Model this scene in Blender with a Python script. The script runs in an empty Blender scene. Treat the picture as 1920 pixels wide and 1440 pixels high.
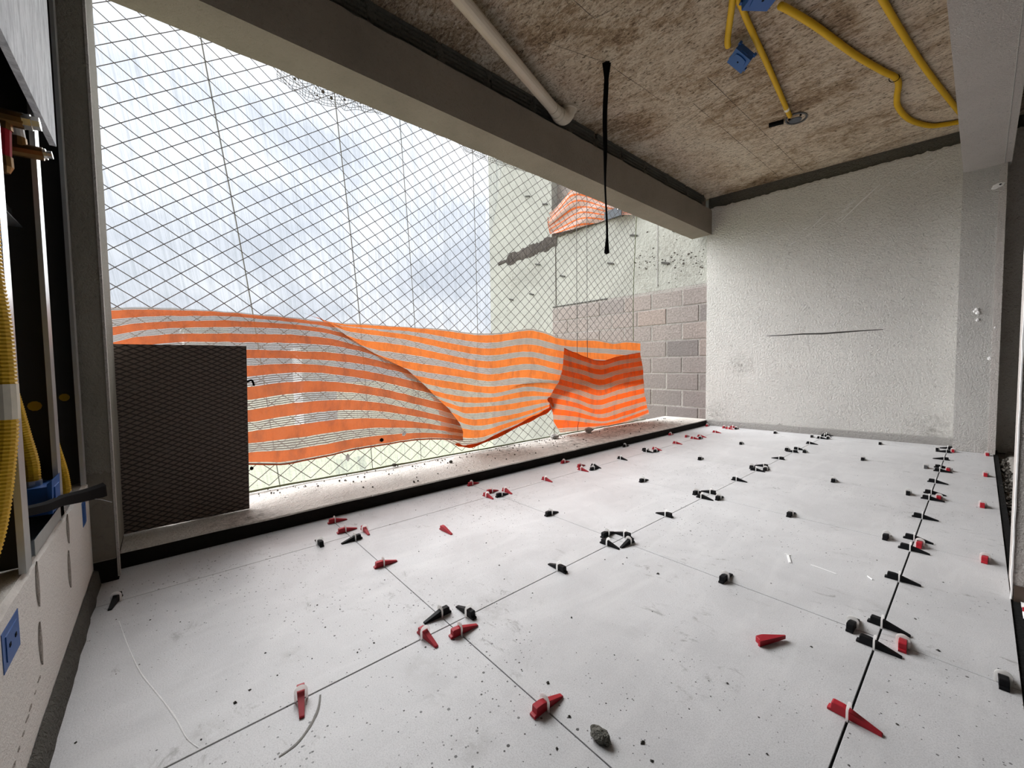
import bpy, bmesh, math, random
from math import sin, cos, pi, radians
from mathutils import Vector, Matrix, noise as mnoise

rnd = random.Random(7)
scene = bpy.context.scene
COL = scene.collection

# ------------------------------------------------------------------ camera
cam_data = bpy.data.cameras.new('camera')
cam = bpy.data.objects.new('camera', cam_data)
COL.objects.link(cam)
CR_ = Vector((0.65396, 0.75640, -0.01380)); CU_ = Vector((-0.02768, 0.04218, 0.99873)); CF_ = Vector((-0.75602, 0.65275, -0.04851))
cam.matrix_world = Matrix(((CR_.x, CU_.x, -CF_.x, 0.0), (CR_.y, CU_.y, -CF_.y, 0.0), (CR_.z, CU_.z, -CF_.z, 0.72), (0, 0, 0, 1)))
cam_data.sensor_width = 36.0
cam_data.lens = 759.7 / 1920 * 36.0
cam_data.clip_start = 0.02
cam_data.clip_end = 2000
scene.camera = cam

# ------------------------------------------------------------------ light and exposure
scene.view_settings.view_transform = 'Standard'
scene.view_settings.look = 'None'
scene.view_settings.exposure = 0.0
scene.view_settings.gamma = 1.0
scene.view_settings.use_curve_mapping = False
SKY_STRENGTH = 1.07
SUN_ENERGY = 14.8
sun_data = bpy.data.lights.new('overcast_sun', 'SUN')
sun_data.energy = SUN_ENERGY
sun_data.angle = radians(70)
sun_data.color = (1.0, 0.99, 0.97)
sun = bpy.data.objects.new('overcast_sun', sun_data)
COL.objects.link(sun)
sun.rotation_euler = Vector((0.80, 0.20, -0.56)).to_track_quat('-Z', 'Y').to_euler()

world = bpy.data.worlds.new('overcast_sky')
scene.world = world
world.use_nodes = True
wn = world.node_tree
for n in list(wn.nodes):
    wn.nodes.remove(n)


class NT:
    """Tiny helper around a node tree."""
    def __init__(s, tree):
        s.t = tree
    def n(s, kind, ins=None, **props):
        nd = s.t.nodes.new(kind)
        for k, v in props.items():
            setattr(nd, k, v)
        for k, v in (ins or {}).items():
            sock = nd.inputs[k]
            if isinstance(v, bpy.types.NodeSocket):
                s.t.links.new(v, sock)
            else:
                if isinstance(v, tuple) and len(v) == 3 and sock.type == 'RGBA':
                    v = (*v, 1)
                sock.default_value = v
        return nd
    def math(s, op, a, b=0.0, c=0.0, clamp=False):
        return s.n('ShaderNodeMath', {0: a, 1: b, 2: c}, operation=op, use_clamp=clamp).outputs[0]
    def noise(s, vec, scale, detail=4, rough=0.55, dist=0.0):
        return s.n('ShaderNodeTexNoise', {'Vector': vec, 'Scale': scale, 'Detail': detail, 'Roughness': rough, 'Distortion': dist}).outputs[0]
    def mapping(s, vec, scale=(1, 1, 1), loc=(0, 0, 0), rot=(0, 0, 0)):
        return s.n('ShaderNodeMapping', {'Vector': vec, 'Scale': scale, 'Location': loc, 'Rotation': rot}).outputs[0]
    def ramp(s, fac, stops):
        nd = s.n('ShaderNodeValToRGB', {'Fac': fac})
        cr = nd.color_ramp
        while len(cr.elements) < len(stops):
            cr.elements.new(0.5)
        for e, (p, c) in zip(cr.elements, stops):
            e.position = p
            e.color = (c, c, c, 1) if isinstance(c, (int, float)) else (*c, 1)
        return nd.outputs[0]
    def mix(s, fac, a, b, blend='MIX'):
        nd = s.n('ShaderNodeMix', data_type='RGBA', blend_type=blend)
        for i, v in ((0, fac), (6, a), (7, b)):
            if isinstance(v, bpy.types.NodeSocket):
                s.t.links.new(v, nd.inputs[i])
            else:
                nd.inputs[i].default_value = (*v, 1) if isinstance(v, tuple) else v
        return nd.outputs[2]


w = NT(wn)
wtc = w.n('ShaderNodeTexCoord').outputs['Generated']
wsep = w.n('ShaderNodeSeparateXYZ', {0: wtc})
elev = w.math('MAXIMUM', wsep.outputs[2], 0.0)
# clouds flattened towards the horizon
cl1 = w.noise(w.mapping(wtc, (1.0, 1.0, 2.2)), 3.2, 7, 0.55, 0.3)
cloud = w.ramp(cl1, [(0.36, (0.74, 0.79, 0.87)), (0.50, (0.92, 0.96, 1.02)), (0.64, (1.08, 1.10, 1.13))])
# standard overcast brightening from horizon to zenith
lum = w.math('MULTIPLY_ADD', elev, 0.75, 0.86)
bg = w.n('ShaderNodeBackground', {'Color': cloud, 'Strength': w.math('MULTIPLY', lum, SKY_STRENGTH)})
wo = w.n('ShaderNodeOutputWorld', {'Surface': bg.outputs[0]})

# ------------------------------------------------------------------ helpers


class MB:
    """Collects geometry for one mesh object."""
    def __init__(s):
        s.v = []; s.f = []; s.uv = None
    def quad(s, a, b, c, d):
        n = len(s.v); s.v += [a, b, c, d]; s.f.append((n, n + 1, n + 2, n + 3)); return s
    def box(s, x0, x1, y0, y1, z0, z1):
        s.hexa([(x0, y0, z0), (x1, y0, z0), (x1, y1, z0), (x0, y1, z0), (x0, y0, z1), (x1, y0, z1), (x1, y1, z1), (x0, y1, z1)])
        return s
    def hexa(s, p):
        n = len(s.v); s.v += [tuple(q) for q in p]
        for f in ((0, 3, 2, 1), (4, 5, 6, 7), (0, 1, 5, 4), (1, 2, 6, 5), (2, 3, 7, 6), (3, 0, 4, 7)):
            s.f.append(tuple(n + i for i in f))
        return s
    def obox(s, c, ax, ay, az):
        """box from centre and three half-axis vectors"""
        c, ax, ay, az = map(Vector, (c, ax, ay, az))
        return s.hexa([c - ax - ay - az, c + ax - ay - az, c + ax + ay - az, c - ax + ay - az,
                       c - ax - ay + az, c + ax - ay + az, c + ax + ay + az, c - ax + ay + az])
    def tube(s, pts, r, n=8, cap=True):
        pts = [Vector(p) for p in pts]
        rs = r if isinstance(r, (list, tuple)) else [r] * len(pts)
        up = None; rings = []
        for i, p in enumerate(pts):
            t = (pts[min(i + 1, len(pts) - 1)] - pts[max(i - 1, 0)])
            t = t.normalized() if t.length > 1e-9 else Vector((0, 0, 1))
            if up is None:
                up = Vector((0, 0, 1)) if abs(t.z) < 0.9 else Vector((1, 0, 0))
            a = t.cross(up)
            if a.length < 1e-6:
                a = t.orthogonal()
            a.normalize(); b = a.cross(t).normalized(); up = b
            base = len(s.v)
            for k in range(n):
                th = 2 * pi * k / n
                s.v.append(tuple(p + (a * cos(th) + b * sin(th)) * rs[i]))
            rings.append(base)
        for i in range(len(rings) - 1):
            for k in range(n):
                k2 = (k + 1) % n
                s.f.append((rings[i] + k, rings[i] + k2, rings[i + 1] + k2, rings[i + 1] + k))
        if cap:
            s.f.append(tuple(rings[0] + k for k in reversed(range(n))))
            s.f.append(tuple(rings[-1] + k for k in range(n)))
        return s
    def prism(s, prof, x0, x1, axis=0):
        """extrude closed 2-D profile along an axis (0=x,1=y,2=z)"""
        n = len(s.v); m = len(prof)
        for x in (x0, x1):
            for (a, b) in prof:
                s.v.append((x, a, b) if axis == 0 else ((a, x, b) if axis == 1 else (a, b, x)))
        s.f.append(tuple(n + i for i in range(m))); s.f.append(tuple(n + m + i for i in reversed(range(m))))
        for i in range(m):
            j = (i + 1) % m
            s.f.append((n + i, n + m + i, n + m + j, n + j))
        return s
    def grid(s, rows):
        n = len(s.v); m = len(rows[0])
        for r in rows:
            s.v += [tuple(p) for p in r]
        for i in range(len(rows) - 1):
            for j in range(m - 1):
                s.f.append((n + i * m + j, n + i * m + j + 1, n + (i + 1) * m + j + 1, n + (i + 1) * m + j))
        return s
    def rock(s, c, r, seed=0, sub=1):
        bm = bmesh.new(); bmesh.ops.create_icosphere(bm, subdivisions=sub, radius=1.0)
        n = len(s.v); rr = random.Random(seed)
        off = Vector((rr.random() * 50, rr.random() * 50, rr.random() * 50))
        sc = r if isinstance(r, (tuple, list)) else (r, r, r)
        for v in bm.verts:
            k = 1 + 0.35 * mnoise.noise(v.co * 1.7 + off) + 0.15 * mnoise.noise(v.co * 4 + off)
            s.v.append((c[0] + v.co.x * k * sc[0], c[1] + v.co.y * k * sc[1], c[2] + v.co.z * k * sc[2]))
        for f in bm.faces:
            s.f.append(tuple(n + v.index for v in f.verts))
        bm.free(); return s
    def mesh(s, name, mat, smooth=False, fix=True):
        me = bpy.data.meshes.new(name)
        me.from_pydata(s.v, [], s.f)
        if fix:
            bm = bmesh.new(); bm.from_mesh(me); bmesh.ops.recalc_face_normals(bm, faces=bm.faces); bm.to_mesh(me); bm.free()
        me.materials.append(mat)
        if smooth:
            for p in me.polygons:
                p.use_smooth = True
        me.update()
        return me
    def build(s, name, mat, parent=None, smooth=False, fix=True):
        return link(name, s.mesh(name, mat, smooth, fix), parent)


def link(name, me, parent=None, loc=(0, 0, 0), rotz=0.0):
    o = bpy.data.objects.new(name, me)
    COL.objects.link(o)
    o.location = loc; o.rotation_euler = (0, 0, rotz)
    if parent is not None:
        o.parent = parent
    return o


def tag(o, label, cat=None, group=None, kind=None):
    o['label'] = label
    if cat: o['category'] = cat
    if group: o['group'] = group
    if kind: o['kind'] = kind
    return o


def thing(name, label, cat, loc=(0, 0, 0), rotz=0.0, group=None):
    return tag(link(name, None, None, loc, rotz), label, cat, group)


def loft(levels_v, rows, v):
    """interpolate row at stripe level v"""
    for i in range(len(levels_v) - 1):
        if levels_v[i] <= v <= levels_v[i + 1]:
            t = (v - levels_v[i]) / (levels_v[i + 1] - levels_v[i])
            return [tuple(a + (b - a) * t for a, b in zip(p, q)) for p, q in zip(rows[i], rows[i + 1])]
    return rows[-1]


def spline(pts, k=6):
    pts = [Vector(p) for p in pts]; out = []
    for i in range(len(pts) - 1):
        p0 = pts[max(i - 1, 0)]; p1 = pts[i]; p2 = pts[i + 1]; p3 = pts[min(i + 2, len(pts) - 1)]
        for j in range(k):
            t = j / k
            out.append(0.5 * ((2 * p1) + (p2 - p0) * t + (2 * p0 - 5 * p1 + 4 * p2 - p3) * t * t + (3 * p1 - p0 - 3 * p2 + p3) * t ** 3))
    out.append(pts[-1]); return out


# ------------------------------------------------------------------ materials
def new_mat(name):
    m = bpy.data.materials.new(name); m.use_nodes = True
    t = NT(m.node_tree); b = m.node_tree.nodes['Principled BSDF']
    return m, t, b


def setb(b, t, color=None, rough=0.8, spec=0.3, metal=0.0, height=None, bump=0.3, dist=0.01):
    def put(k, v):
        if v is None: return
        if isinstance(v, bpy.types.NodeSocket): t.t.links.new(v, b.inputs[k])
        else: b.inputs[k].default_value = (*v, 1) if isinstance(v, tuple) else v
    put('Base Color', color); put('Roughness', rough); put('Specular IOR Level', spec); put('Metallic', metal)
    if height is not None:
        bp = t.n('ShaderNodeBump', {'Height': height, 'Strength': bump, 'Distance': dist})
        t.t.links.new(bp.outputs[0], b.inputs['Normal'])


def pos(t):
    return t.n('ShaderNodeNewGeometry').outputs['Position']


def plain(name, color, rough=0.5, spec=0.4, metal=0.0, var=0.12, scale=40, bump=0.0):
    m, t, b = new_mat(name)
    p = t.n('ShaderNodeTexCoord').outputs['Object']
    nz = t.noise(p, scale, 4)
    c = t.mix(nz, tuple(x * (1 - var) for x in color), tuple(min(1, x * (1 + var)) for x in color))
    setb(b, t, c, rough, spec, metal, nz if bump else None, bump, 0.002)
    return m


def spot_mask(t, p, spots):
    """sum of soft blobs (x,y,z,r) broken up by noise - stains with a place of their own"""
    acc = None
    nz = t.math('MULTIPLY', t.noise(p, 28, 5, 0.7), 1.0)
    for (x, y, z, r) in spots:
        d = t.n('ShaderNodeVectorMath', {0: p, 1: (x, y, z)}, operation='DISTANCE').outputs['Value']
        k = t.math('SUBTRACT', 1.0, t.math('DIVIDE', d, r), clamp=True)
        k = t.math('MULTIPLY', k, t.math('MULTIPLY_ADD', nz, 5.0, -2.1, clamp=True), clamp=True)
        acc = k if acc is None else t.math('MAXIMUM', acc, k)
    return acc


def plaster(name, color, dark=0.75, scale=70, bump=0.6, spots=(), pits=0.0, rough=0.95, sk=0.5):
    m, t, b = new_mat(name)
    p = pos(t)
    big = t.noise(p, 2.2, 5, 0.6)
    fine = t.noise(p, scale, 5, 0.65, 0.4)
    c = t.mix(t.ramp(big, [(0.3, 0.0), (0.7, 1.0)]), tuple(x * dark for x in color), color)
    c = t.mix(t.ramp(fine, [(0.25, 0.5), (0.45, 0.0)]), c, tuple(x * 0.55 for x in color))
    if pits:
        pt = t.noise(t.mapping(p, (1, 1, 1.0)), scale * 0.8, 3, 0.5, 1.5)
        c = t.mix(t.ramp(pt, [(0.30, pits), (0.37, 0.0)]), c, tuple(x * 0.25 for x in color))
    if spots:
        c = t.mix(t.math('MULTIPLY', spot_mask(t, p, spots), sk), c, (0.16, 0.145, 0.12))
    setb(b, t, c, rough, 0.2, 0, t.math('ADD', fine, t.math('MULTIPLY', t.noise(p, scale * 2.7, 2), 0.4)), bump, 0.022)
    return m


# porcelain floor tiles
def make_tile_mat():
    m, t, b = new_mat('pale_tile')
    p = pos(t)
    grain = t.noise(p, 420, 2, 0.5)
    smudge = t.noise(p, 3.0, 6, 0.65, 0.6)
    c = t.mix(t.ramp(smudge, [(0.35, 0.0), (0.62, 1.0)]), (0.56, 0.56, 0.57), (0.66, 0.66, 0.67))
    c = t.mix(t.ramp(grain, [(0.32, 0.55), (0.58, 0.0)]), c, (0.38, 0.38, 0.39))
    # light cloudy vein streaks along the tile
    st = t.noise(t.mapping(p, (5, 1.2, 1), rot=(0, 0, 0.5)), 2.4, 5, 0.6, 0.8)
    c = t.mix(t.ramp(st, [(0.5, 0.0), (0.75, 0.35)]), c, (0.74, 0.74, 0.74))
    # dark splashes of mortar: random size dots
    for sc, lim, den in ((30, 0.14, 0.6), (62, 0.24, 0.60), (130, 0.34, 0.55)):
        v = t.n('ShaderNodeTexVoronoi', {'Vector': t.mapping(p, (1, 1, 0.0)), 'Scale': sc, 'Randomness': 1.0}, feature='F1')
        sep = t.n('ShaderNodeSeparateColor', {0: v.outputs['Color']})
        rad = t.math('MULTIPLY', t.math('POWER', sep.outputs[0], 5.0), lim)
        area = t.ramp(t.noise(p, 1.4, 3, 0.5), [(0.36, 0.15), (0.62, 1.0)])
        rad = t.math('MULTIPLY', rad, area)
        dot = t.math('LESS_THAN', v.outputs['Distance'], rad)
        c = t.mix(t.math('MULTIPLY', dot, t.math('MULTIPLY_ADD', sep.outputs[1], 0.5, 0.6, clamp=True)), c, (0.045, 0.045, 0.045))
    # scuffed grey smears
    sm = t.noise(t.mapping(p, (9, 16, 1), rot=(0, 0, -0.4)), 1.5, 6, 0.75, 0.5)
    reg = t.ramp(t.noise(p, 2.6, 2), [(0.5, 0.0), (0.62, 1.0)])
    c = t.mix(t.math('MULTIPLY', t.ramp(sm, [(0.57, 0.0), (0.68, 0.75)]), reg), c, (0.22, 0.215, 0.21))
    c = t.mix(t.math('MULTIPLY', spot_mask(t, p, [(-0.61, 0.415, 0, 0.05), (-0.856, 0.441, 0, 0.06), (-1.108, 0.214, 0, 0.045), (-0.983, 0.036, 0, 0.05), (-1.0, 0.52, 0, 0.07), (-0.93, 0.70, 0, 0.09)]), 0.5), c, (0.3, 0.29, 0.28))
    setb(b, t, c, t.math('MULTIPLY_ADD', smudge, 0.25, 0.34), 0.35, 0, grain, 0.04, 0.001)
    return m


M_TILE = make_tile_mat()


def make_ceiling_mat():
    m, t, b = new_mat('stained_concrete')
    p = pos(t)
    big = t.noise(p, 1.7, 6, 0.65, 0.6)
    st = t.noise(t.mapping(p, (6, 15, 1), rot=(0, 0, 0.12)), 1.6, 7, 0.74, 1.1)
    fine = t.noise(t.mapping(p, (38, 80, 20), rot=(0, 0, 0.2)), 1.0, 5, 0.72, 0.9)
    c = t.ramp(t.math('MULTIPLY_ADD', big, 0.62, t.math('MULTIPLY', st, 0.43)),
               [(0.37, (0.13, 0.08, 0.05)), (0.47, (0.38, 0.28, 0.185)), (0.545, (0.62, 0.51, 0.39)), (0.64, (0.80, 0.70, 0.56))])
    sx = t.n('ShaderNodeSeparateXYZ', {0: p})
    near_dark = t.math('ADD', t.math('MULTIPLY', sx.outputs[1], -0.33), t.math('MULTIPLY_ADD', big, 1.6, 0.62))  # slab colour gets darker towards the near end, varied by noise
    near_dark = t.math('MULTIPLY', near_dark, 0.62, clamp=True)
    c = t.mix(near_dark, c, t.mix(0.62, c, (0.055, 0.036, 0.025)))
    c = t.mix(t.ramp(fine, [(0.35, 0.9), (0.50, 0.0)]), c, (0.055, 0.037, 0.025))
    c = t.mix(t.ramp(fine, [(0.55, 0.0), (0.70, 0.7)]), c, (0.70, 0.62, 0.50))
    setb(b, t, c, 0.95, 0.15, 0, fine, 0.6, 0.012)
    return m


M_CEIL = make_ceiling_mat()
M_WALL = plaster('rough_white_plaster', (0.86, 0.85, 0.81), 0.9, 62, 1.0,
                 spots=[(-1.68, 4.70, 0.68, 0.16), (-1.94, 4.67, 0.12, 0.18), (-0.25, 4.87, 0.12, 0.2)], pits=0.4)
M_COLUMN = plaster('grey_render', (0.68, 0.67, 0.64), 0.85, 90, 0.8, spots=[(0.05, 4.65, 0.06, 0.07)], pits=0.35)
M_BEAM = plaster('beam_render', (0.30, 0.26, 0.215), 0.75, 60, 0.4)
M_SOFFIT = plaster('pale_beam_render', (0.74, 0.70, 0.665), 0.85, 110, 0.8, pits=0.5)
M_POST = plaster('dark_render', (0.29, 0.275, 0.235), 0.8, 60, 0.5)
M_PATCH = plaster('smooth_dark_skim', (0.20, 0.18, 0.15), 0.85, 40, 0.2)
M_TAR = plaster('black_waterproofing', (0.014, 0.012, 0.0105), 0.7, 40, 0.3, rough=0.95)
M_JOINT = plaster('dark_joint_bed', (0.010, 0.010, 0.010), 0.7, 60, 0.4)
M_KNEE = plaster('white_skim_plaster', (0.70, 0.675, 0.64), 0.9, 120, 0.35)
M_MORTAR = plaster('grey_mortar', (0.17, 0.165, 0.145), 0.7, 60, 1.0)
M_BED = plaster('block_mortar', (0.42, 0.39, 0.365), 0.7, 50, 0.9)
M_MORTAR_L = plaster('light_mortar', (0.44, 0.43, 0.41), 0.8, 60, 0.8)
M_CURB = plaster('dusty_concrete', (0.80, 0.755, 0.70), 0.72, 45, 0.8, spots=[(-2.25, 2.6, 0.06, 0.6), (-2.3, 3.4, 0.06, 0.6), (-2.2, 4.2, 0.06, 0.5), (-2.1, 0.25, 0.06, 0.2), (-2.4, 2.0, 0.06, 0.4), (-2.3, 3.0, 0.06, 0.5), (-2.3, 3.8, 0.06, 0.6)], sk=0.85)
M_EXT = plaster('weathered_concrete', (0.40, 0.40, 0.365), 0.8, 24, 0.6,
                spots=[(-2.55, 4.72, 2.05, 0.35), (-2.3, 4.72, 1.8, 0.3), (-2.9, 4.72, 1.9, 0.3), (-4.9, 4.72, 2.3, 0.4), (-2.8, 4.72, 1.65, 0.2), (-5.4, 4.72, 2.2, 0.4)], pits=0.35)
M_SPALL = plaster('spalled_concrete', (0.10, 0.085, 0.075), 0.5, 30, 1.0)
M_SCREED = plaster('rough_screed', (0.52, 0.49, 0.45), 0.5, 30, 1.2, pits=0.8)
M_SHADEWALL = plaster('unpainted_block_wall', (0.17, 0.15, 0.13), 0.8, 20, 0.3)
M_GRAVEL = plaster('gravel', (0.16, 0.145, 0.125), 0.5, 40, 1.0)
M_DAB = plaster('mortar_smear', (0.36, 0.33, 0.295), 0.7, 60, 0.8)
M_SKIRT = plaster('dark_mortar', (0.125, 0.12, 0.105), 0.7, 60, 1.0)
M_STONE = plaster('mortar_lump', (0.24, 0.235, 0.205), 0.6, 60, 1.0)
M_CRUMB = plain('dark_crumb', (0.07, 0.068, 0.062), 0.9, 0.2)
M_RED = plain('red_plastic', (0.40, 0.016, 0.028), 0.5, 0.3, scale=15)
M_BLACK = plain('black_plastic', (0.0075, 0.0078, 0.009), 0.55, 0.12, scale=15)
M_GREY = plain('grey_plastic', (0.09, 0.092, 0.095), 0.5, 0.35, scale=15)
M_BLUE = plain('blue_plastic', (0.015, 0.085, 0.30), 0.42, 0.4, scale=12)
M_NAVY = plain('dark_hole', (0.004, 0.006, 0.012), 0.8, 0.1)
M_YELLOW = plain('yellow_conduit', (0.66, 0.40, 0.012), 0.5, 0.35, var=0.18, scale=5)
M_STREAK = plain('pale_scratch', (0.80, 0.80, 0.80), 0.8, 0.1, var=0.15, scale=90)
M_SCUFF = plain('grey_scuff', (0.27, 0.265, 0.25), 0.9, 0.1, var=0.3, scale=120)
M_PVC = plain('cream_pvc', (0.58, 0.51, 0.41), 0.45, 0.35, scale=6)
M_STEEL = plain('galvanised_steel', (0.55, 0.57, 0.58), 0.38, 0.5, 0.75, scale=30)
M_STEEL_SHADE = plain('shaded_steel', (0.055, 0.052, 0.050), 0.6, 0.3, 0.0, scale=30)  # galvanised steel again, cavity shade put into the colour of webs and back flanges
M_BRASS = plain('brass', (0.30, 0.17, 0.065), 0.35, 0.5, 0.85, scale=30)
M_CHROME = plain('bright_metal', (0.7, 0.69, 0.66), 0.25, 0.5, 0.9)
M_WHITEP = plain('white_pipe', (0.62, 0.62, 0.60), 0.4, 0.4)
M_BROWNP = plain('brown_pipe', (0.085, 0.060, 0.045), 0.5, 0.3)
M_PIPEGREY = plain('dark_grey_pipe', (0.04, 0.043, 0.046), 0.5, 0.3)
M_TAPE = plain('masking_tape', (0.82, 0.78, 0.66), 0.7, 0.2, scale=60)
M_RUBBER = plain('black_rubber', (0.0045, 0.0045, 0.005), 0.8, 0.05)
M_ROPE = plain('grey_rope', (0.20, 0.195, 0.19), 0.9, 0.1)
M_CORD = plain('net_cord', (0.15, 0.14, 0.145), 0.9, 0.1)
M_GREENROPE = plain('moss_rope', (0.15, 0.17, 0.105), 0.9, 0.1, scale=60)
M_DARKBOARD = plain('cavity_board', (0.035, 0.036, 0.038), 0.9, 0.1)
M_GREYPLATE = plain('grey_plate', (0.10, 0.11, 0.125), 0.9, 0.3)


def make_plasterboard():
    m, t, b = new_mat('plasterboard')
    p = pos(t)
    nz = t.noise(t.mapping(p, (40, 40, 9)), 1.0, 6, 0.7, 1.0)
    c = t.mix(t.ramp(nz, [(0.35, 1.0), (0.6, 0.0)]), (0.80, 0.86, 0.92), (0.45, 0.50, 0.56))
    setb(b, t, c, 0.8, 0.2, 0, nz, 0.3, 0.004)
    return m


M_BOARD = make_plasterboard()


def make_block_mat():
    m, t, b = new_mat('concrete_block')
    p = pos(t)
    oi = t.n('ShaderNodeObjectInfo')
    base = t.ramp(oi.outputs['Random'], [(0.0, (0.31, 0.275, 0.26)), (0.35, (0.34, 0.295, 0.275)), (0.6, (0.32, 0.285, 0.27)), (0.85, (0.36, 0.285, 0.25)), (0.96, (0.30, 0.27, 0.26)), (1.0, (0.20, 0.18, 0.175))])
    nz = t.noise(p, 45, 5, 0.7)
    c = t.mix(t.ramp(nz, [(0.3, 0.75), (0.58, 0.0)]), base, (0.15, 0.13, 0.12))
    c = t.mix(t.ramp(nz, [(0.58, 0.0), (0.75, 0.6)]), c, (0.50, 0.45, 0.42))
    # lowest courses blended to a darker tone by height
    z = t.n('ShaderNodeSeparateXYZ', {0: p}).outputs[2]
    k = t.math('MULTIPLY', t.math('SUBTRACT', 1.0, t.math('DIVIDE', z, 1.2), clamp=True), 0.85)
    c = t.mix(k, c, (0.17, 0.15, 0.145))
    setb(b, t, c, 0.95, 0.15, 0, nz, 0.9, 0.01)
    return m


M_BLOCK = make_block_mat()


def make_panel_mat():
    m, t, b = new_mat('film_faced_board')
    p = pos(t)
    sp = t.n('ShaderNodeSeparateXYZ', {0: p})
    wob = t.math('MULTIPLY', t.noise(p, 4, 3), 0.02)
    y = t.math('ADD', sp.outputs[1], wob); z = t.math('SUBTRACT', sp.outputs[2], wob)
    ln = []
    for k in (1, -1):
        ph = t.math('ADD', t.math('MULTIPLY', y, 150.0), t.math('MULTIPLY', z, 300.0 * k))
        ln.append(t.math('POWER', t.math('MULTIPLY_ADD', t.math('SINE', ph), 0.5, 0.5), 5.0))
    g = t.math('MAXIMUM', ln[0], ln[1])
    c = t.mix(g, (0.17, 0.13, 0.11), (0.020, 0.014, 0.012))
    wear = t.noise(p, 14, 5, 0.7)
    c = t.mix(t.ramp(wear, [(0.55, 0.0), (0.7, 0.5)]), c, (0.13, 0.11, 0.10))
    setb(b, t, c, 0.5, 0.35, 0, g, 0.5, 0.003)
    return m


M_PANEL = make_panel_mat()


def make_cloth_mat(name='orange_striped_mesh', o1=(0.50, 0.11, 0.034), o2=(0.68, 0.18, 0.06), w1=(0.52, 0.46, 0.42), w2=(0.17, 0.135, 0.115), thin=0.26, op=0.45, grk=0.75, ow=0.265):
    """woven debris cloth: solid orange bands, see-through bands of white tape"""
    m, t, b = new_mat(name)
    uv = t.n('ShaderNodeUVMap').outputs[0]
    sp = t.n('ShaderNodeSeparateXYZ', {0: uv})
    p = pos(t)
    v = t.math('ADD', sp.outputs[1], t.math('MULTIPLY_ADD', t.noise(p, 5, 3), 0.08, -0.04))
    fr = t.math('FRACT', t.math('ADD', v, 0.5))           # 0.5 at the middle of an orange band
    d = t.math('ABSOLUTE', t.math('SUBTRACT', fr, 0.5))
    orange = t.ramp(d, [(ow, 1.0), (ow + 0.02, 0.0)])
    lines = t.math('MULTIPLY_ADD', t.math('COSINE', t.math('MULTIPLY', t.math('SUBTRACT', 0.5, d), 2 * pi / 0.098)), 0.5, 0.5)
    weave = t.math('MULTIPLY_ADD', t.noise(t.mapping(p, (60, 90, 400)), 1.0, 3, 0.6), 0.6, t.math('MULTIPLY', t.noise(t.mapping(p, (10, 160, 20)), 1.0, 4, 0.7), 0.4))
    grime = t.ramp(t.noise(t.mapping(p, (6, 6, 2.5), rot=(0.5, 0, 0)), 2.0, 6, 0.7), [(0.46, 0.0), (0.70, grk)])
    oc = t.mix(weave, o1, o2)
    wc = t.mix(t.ramp(lines, [(0.35, 1.0), (0.65, 0.0)]), w1, w2)
    col = t.mix(orange, wc, oc)
    col = t.mix(grime, col, t.mix(orange, (0.24, 0.20, 0.18), (0.30, 0.085, 0.04)))
    dif = t.n('ShaderNodeBsdfDiffuse', {'Color': col}).outputs[0]
    trl = t.n('ShaderNodeBsdfTranslucent', {'Color': col}).outputs[0]
    body = t.n('ShaderNodeMixShader', {0: thin, 1: dif, 2: trl}).outputs[0]
    tr = t.n('ShaderNodeBsdfTransparent').outputs[0]
    open_w = t.math('MULTIPLY_ADD', t.ramp(lines, [(0.45, 0.0), (0.75, 1.0)]), op, 0.05)
    holes = t.mix(orange, open_w, 0.05) if False else t.math('ADD', t.math('MULTIPLY', t.math('SUBTRACT', 1.0, orange), open_w), t.math('MULTIPLY', orange, 0.02))
    sh = t.n('ShaderNodeMixShader', {0: holes, 1: body, 2: tr}).outputs[0]
    out = [n for n in m.node_tree.nodes if n.type == 'OUTPUT_MATERIAL'][0]
    t.t.links.new(sh, out.inputs['Surface'])
    return m


M_CLOTH = make_cloth_mat()
M_CLOTH_R = make_cloth_mat('bright_striped_mesh', (0.72, 0.17, 0.03), (0.95, 0.27, 0.055), (0.56, 0.47, 0.40), (0.26, 0.21, 0.175), 0.28, 0.32, 0.5)
M_CLOTH_U = make_cloth_mat('bundled_striped_mesh', (0.62, 0.13, 0.04), (0.80, 0.20, 0.06), (0.62, 0.47, 0.42), (0.50, 0.34, 0.29), 0.2, 0.1, 0.2, 0.13)
M_CLOTH_F = make_cloth_mat('red_orange_striped_mesh', (0.72, 0.085, 0.012), (0.92, 0.15, 0.022), (0.62, 0.36, 0.25), (0.36, 0.17, 0.11), 0.36, 0.10, 0.65)


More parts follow.
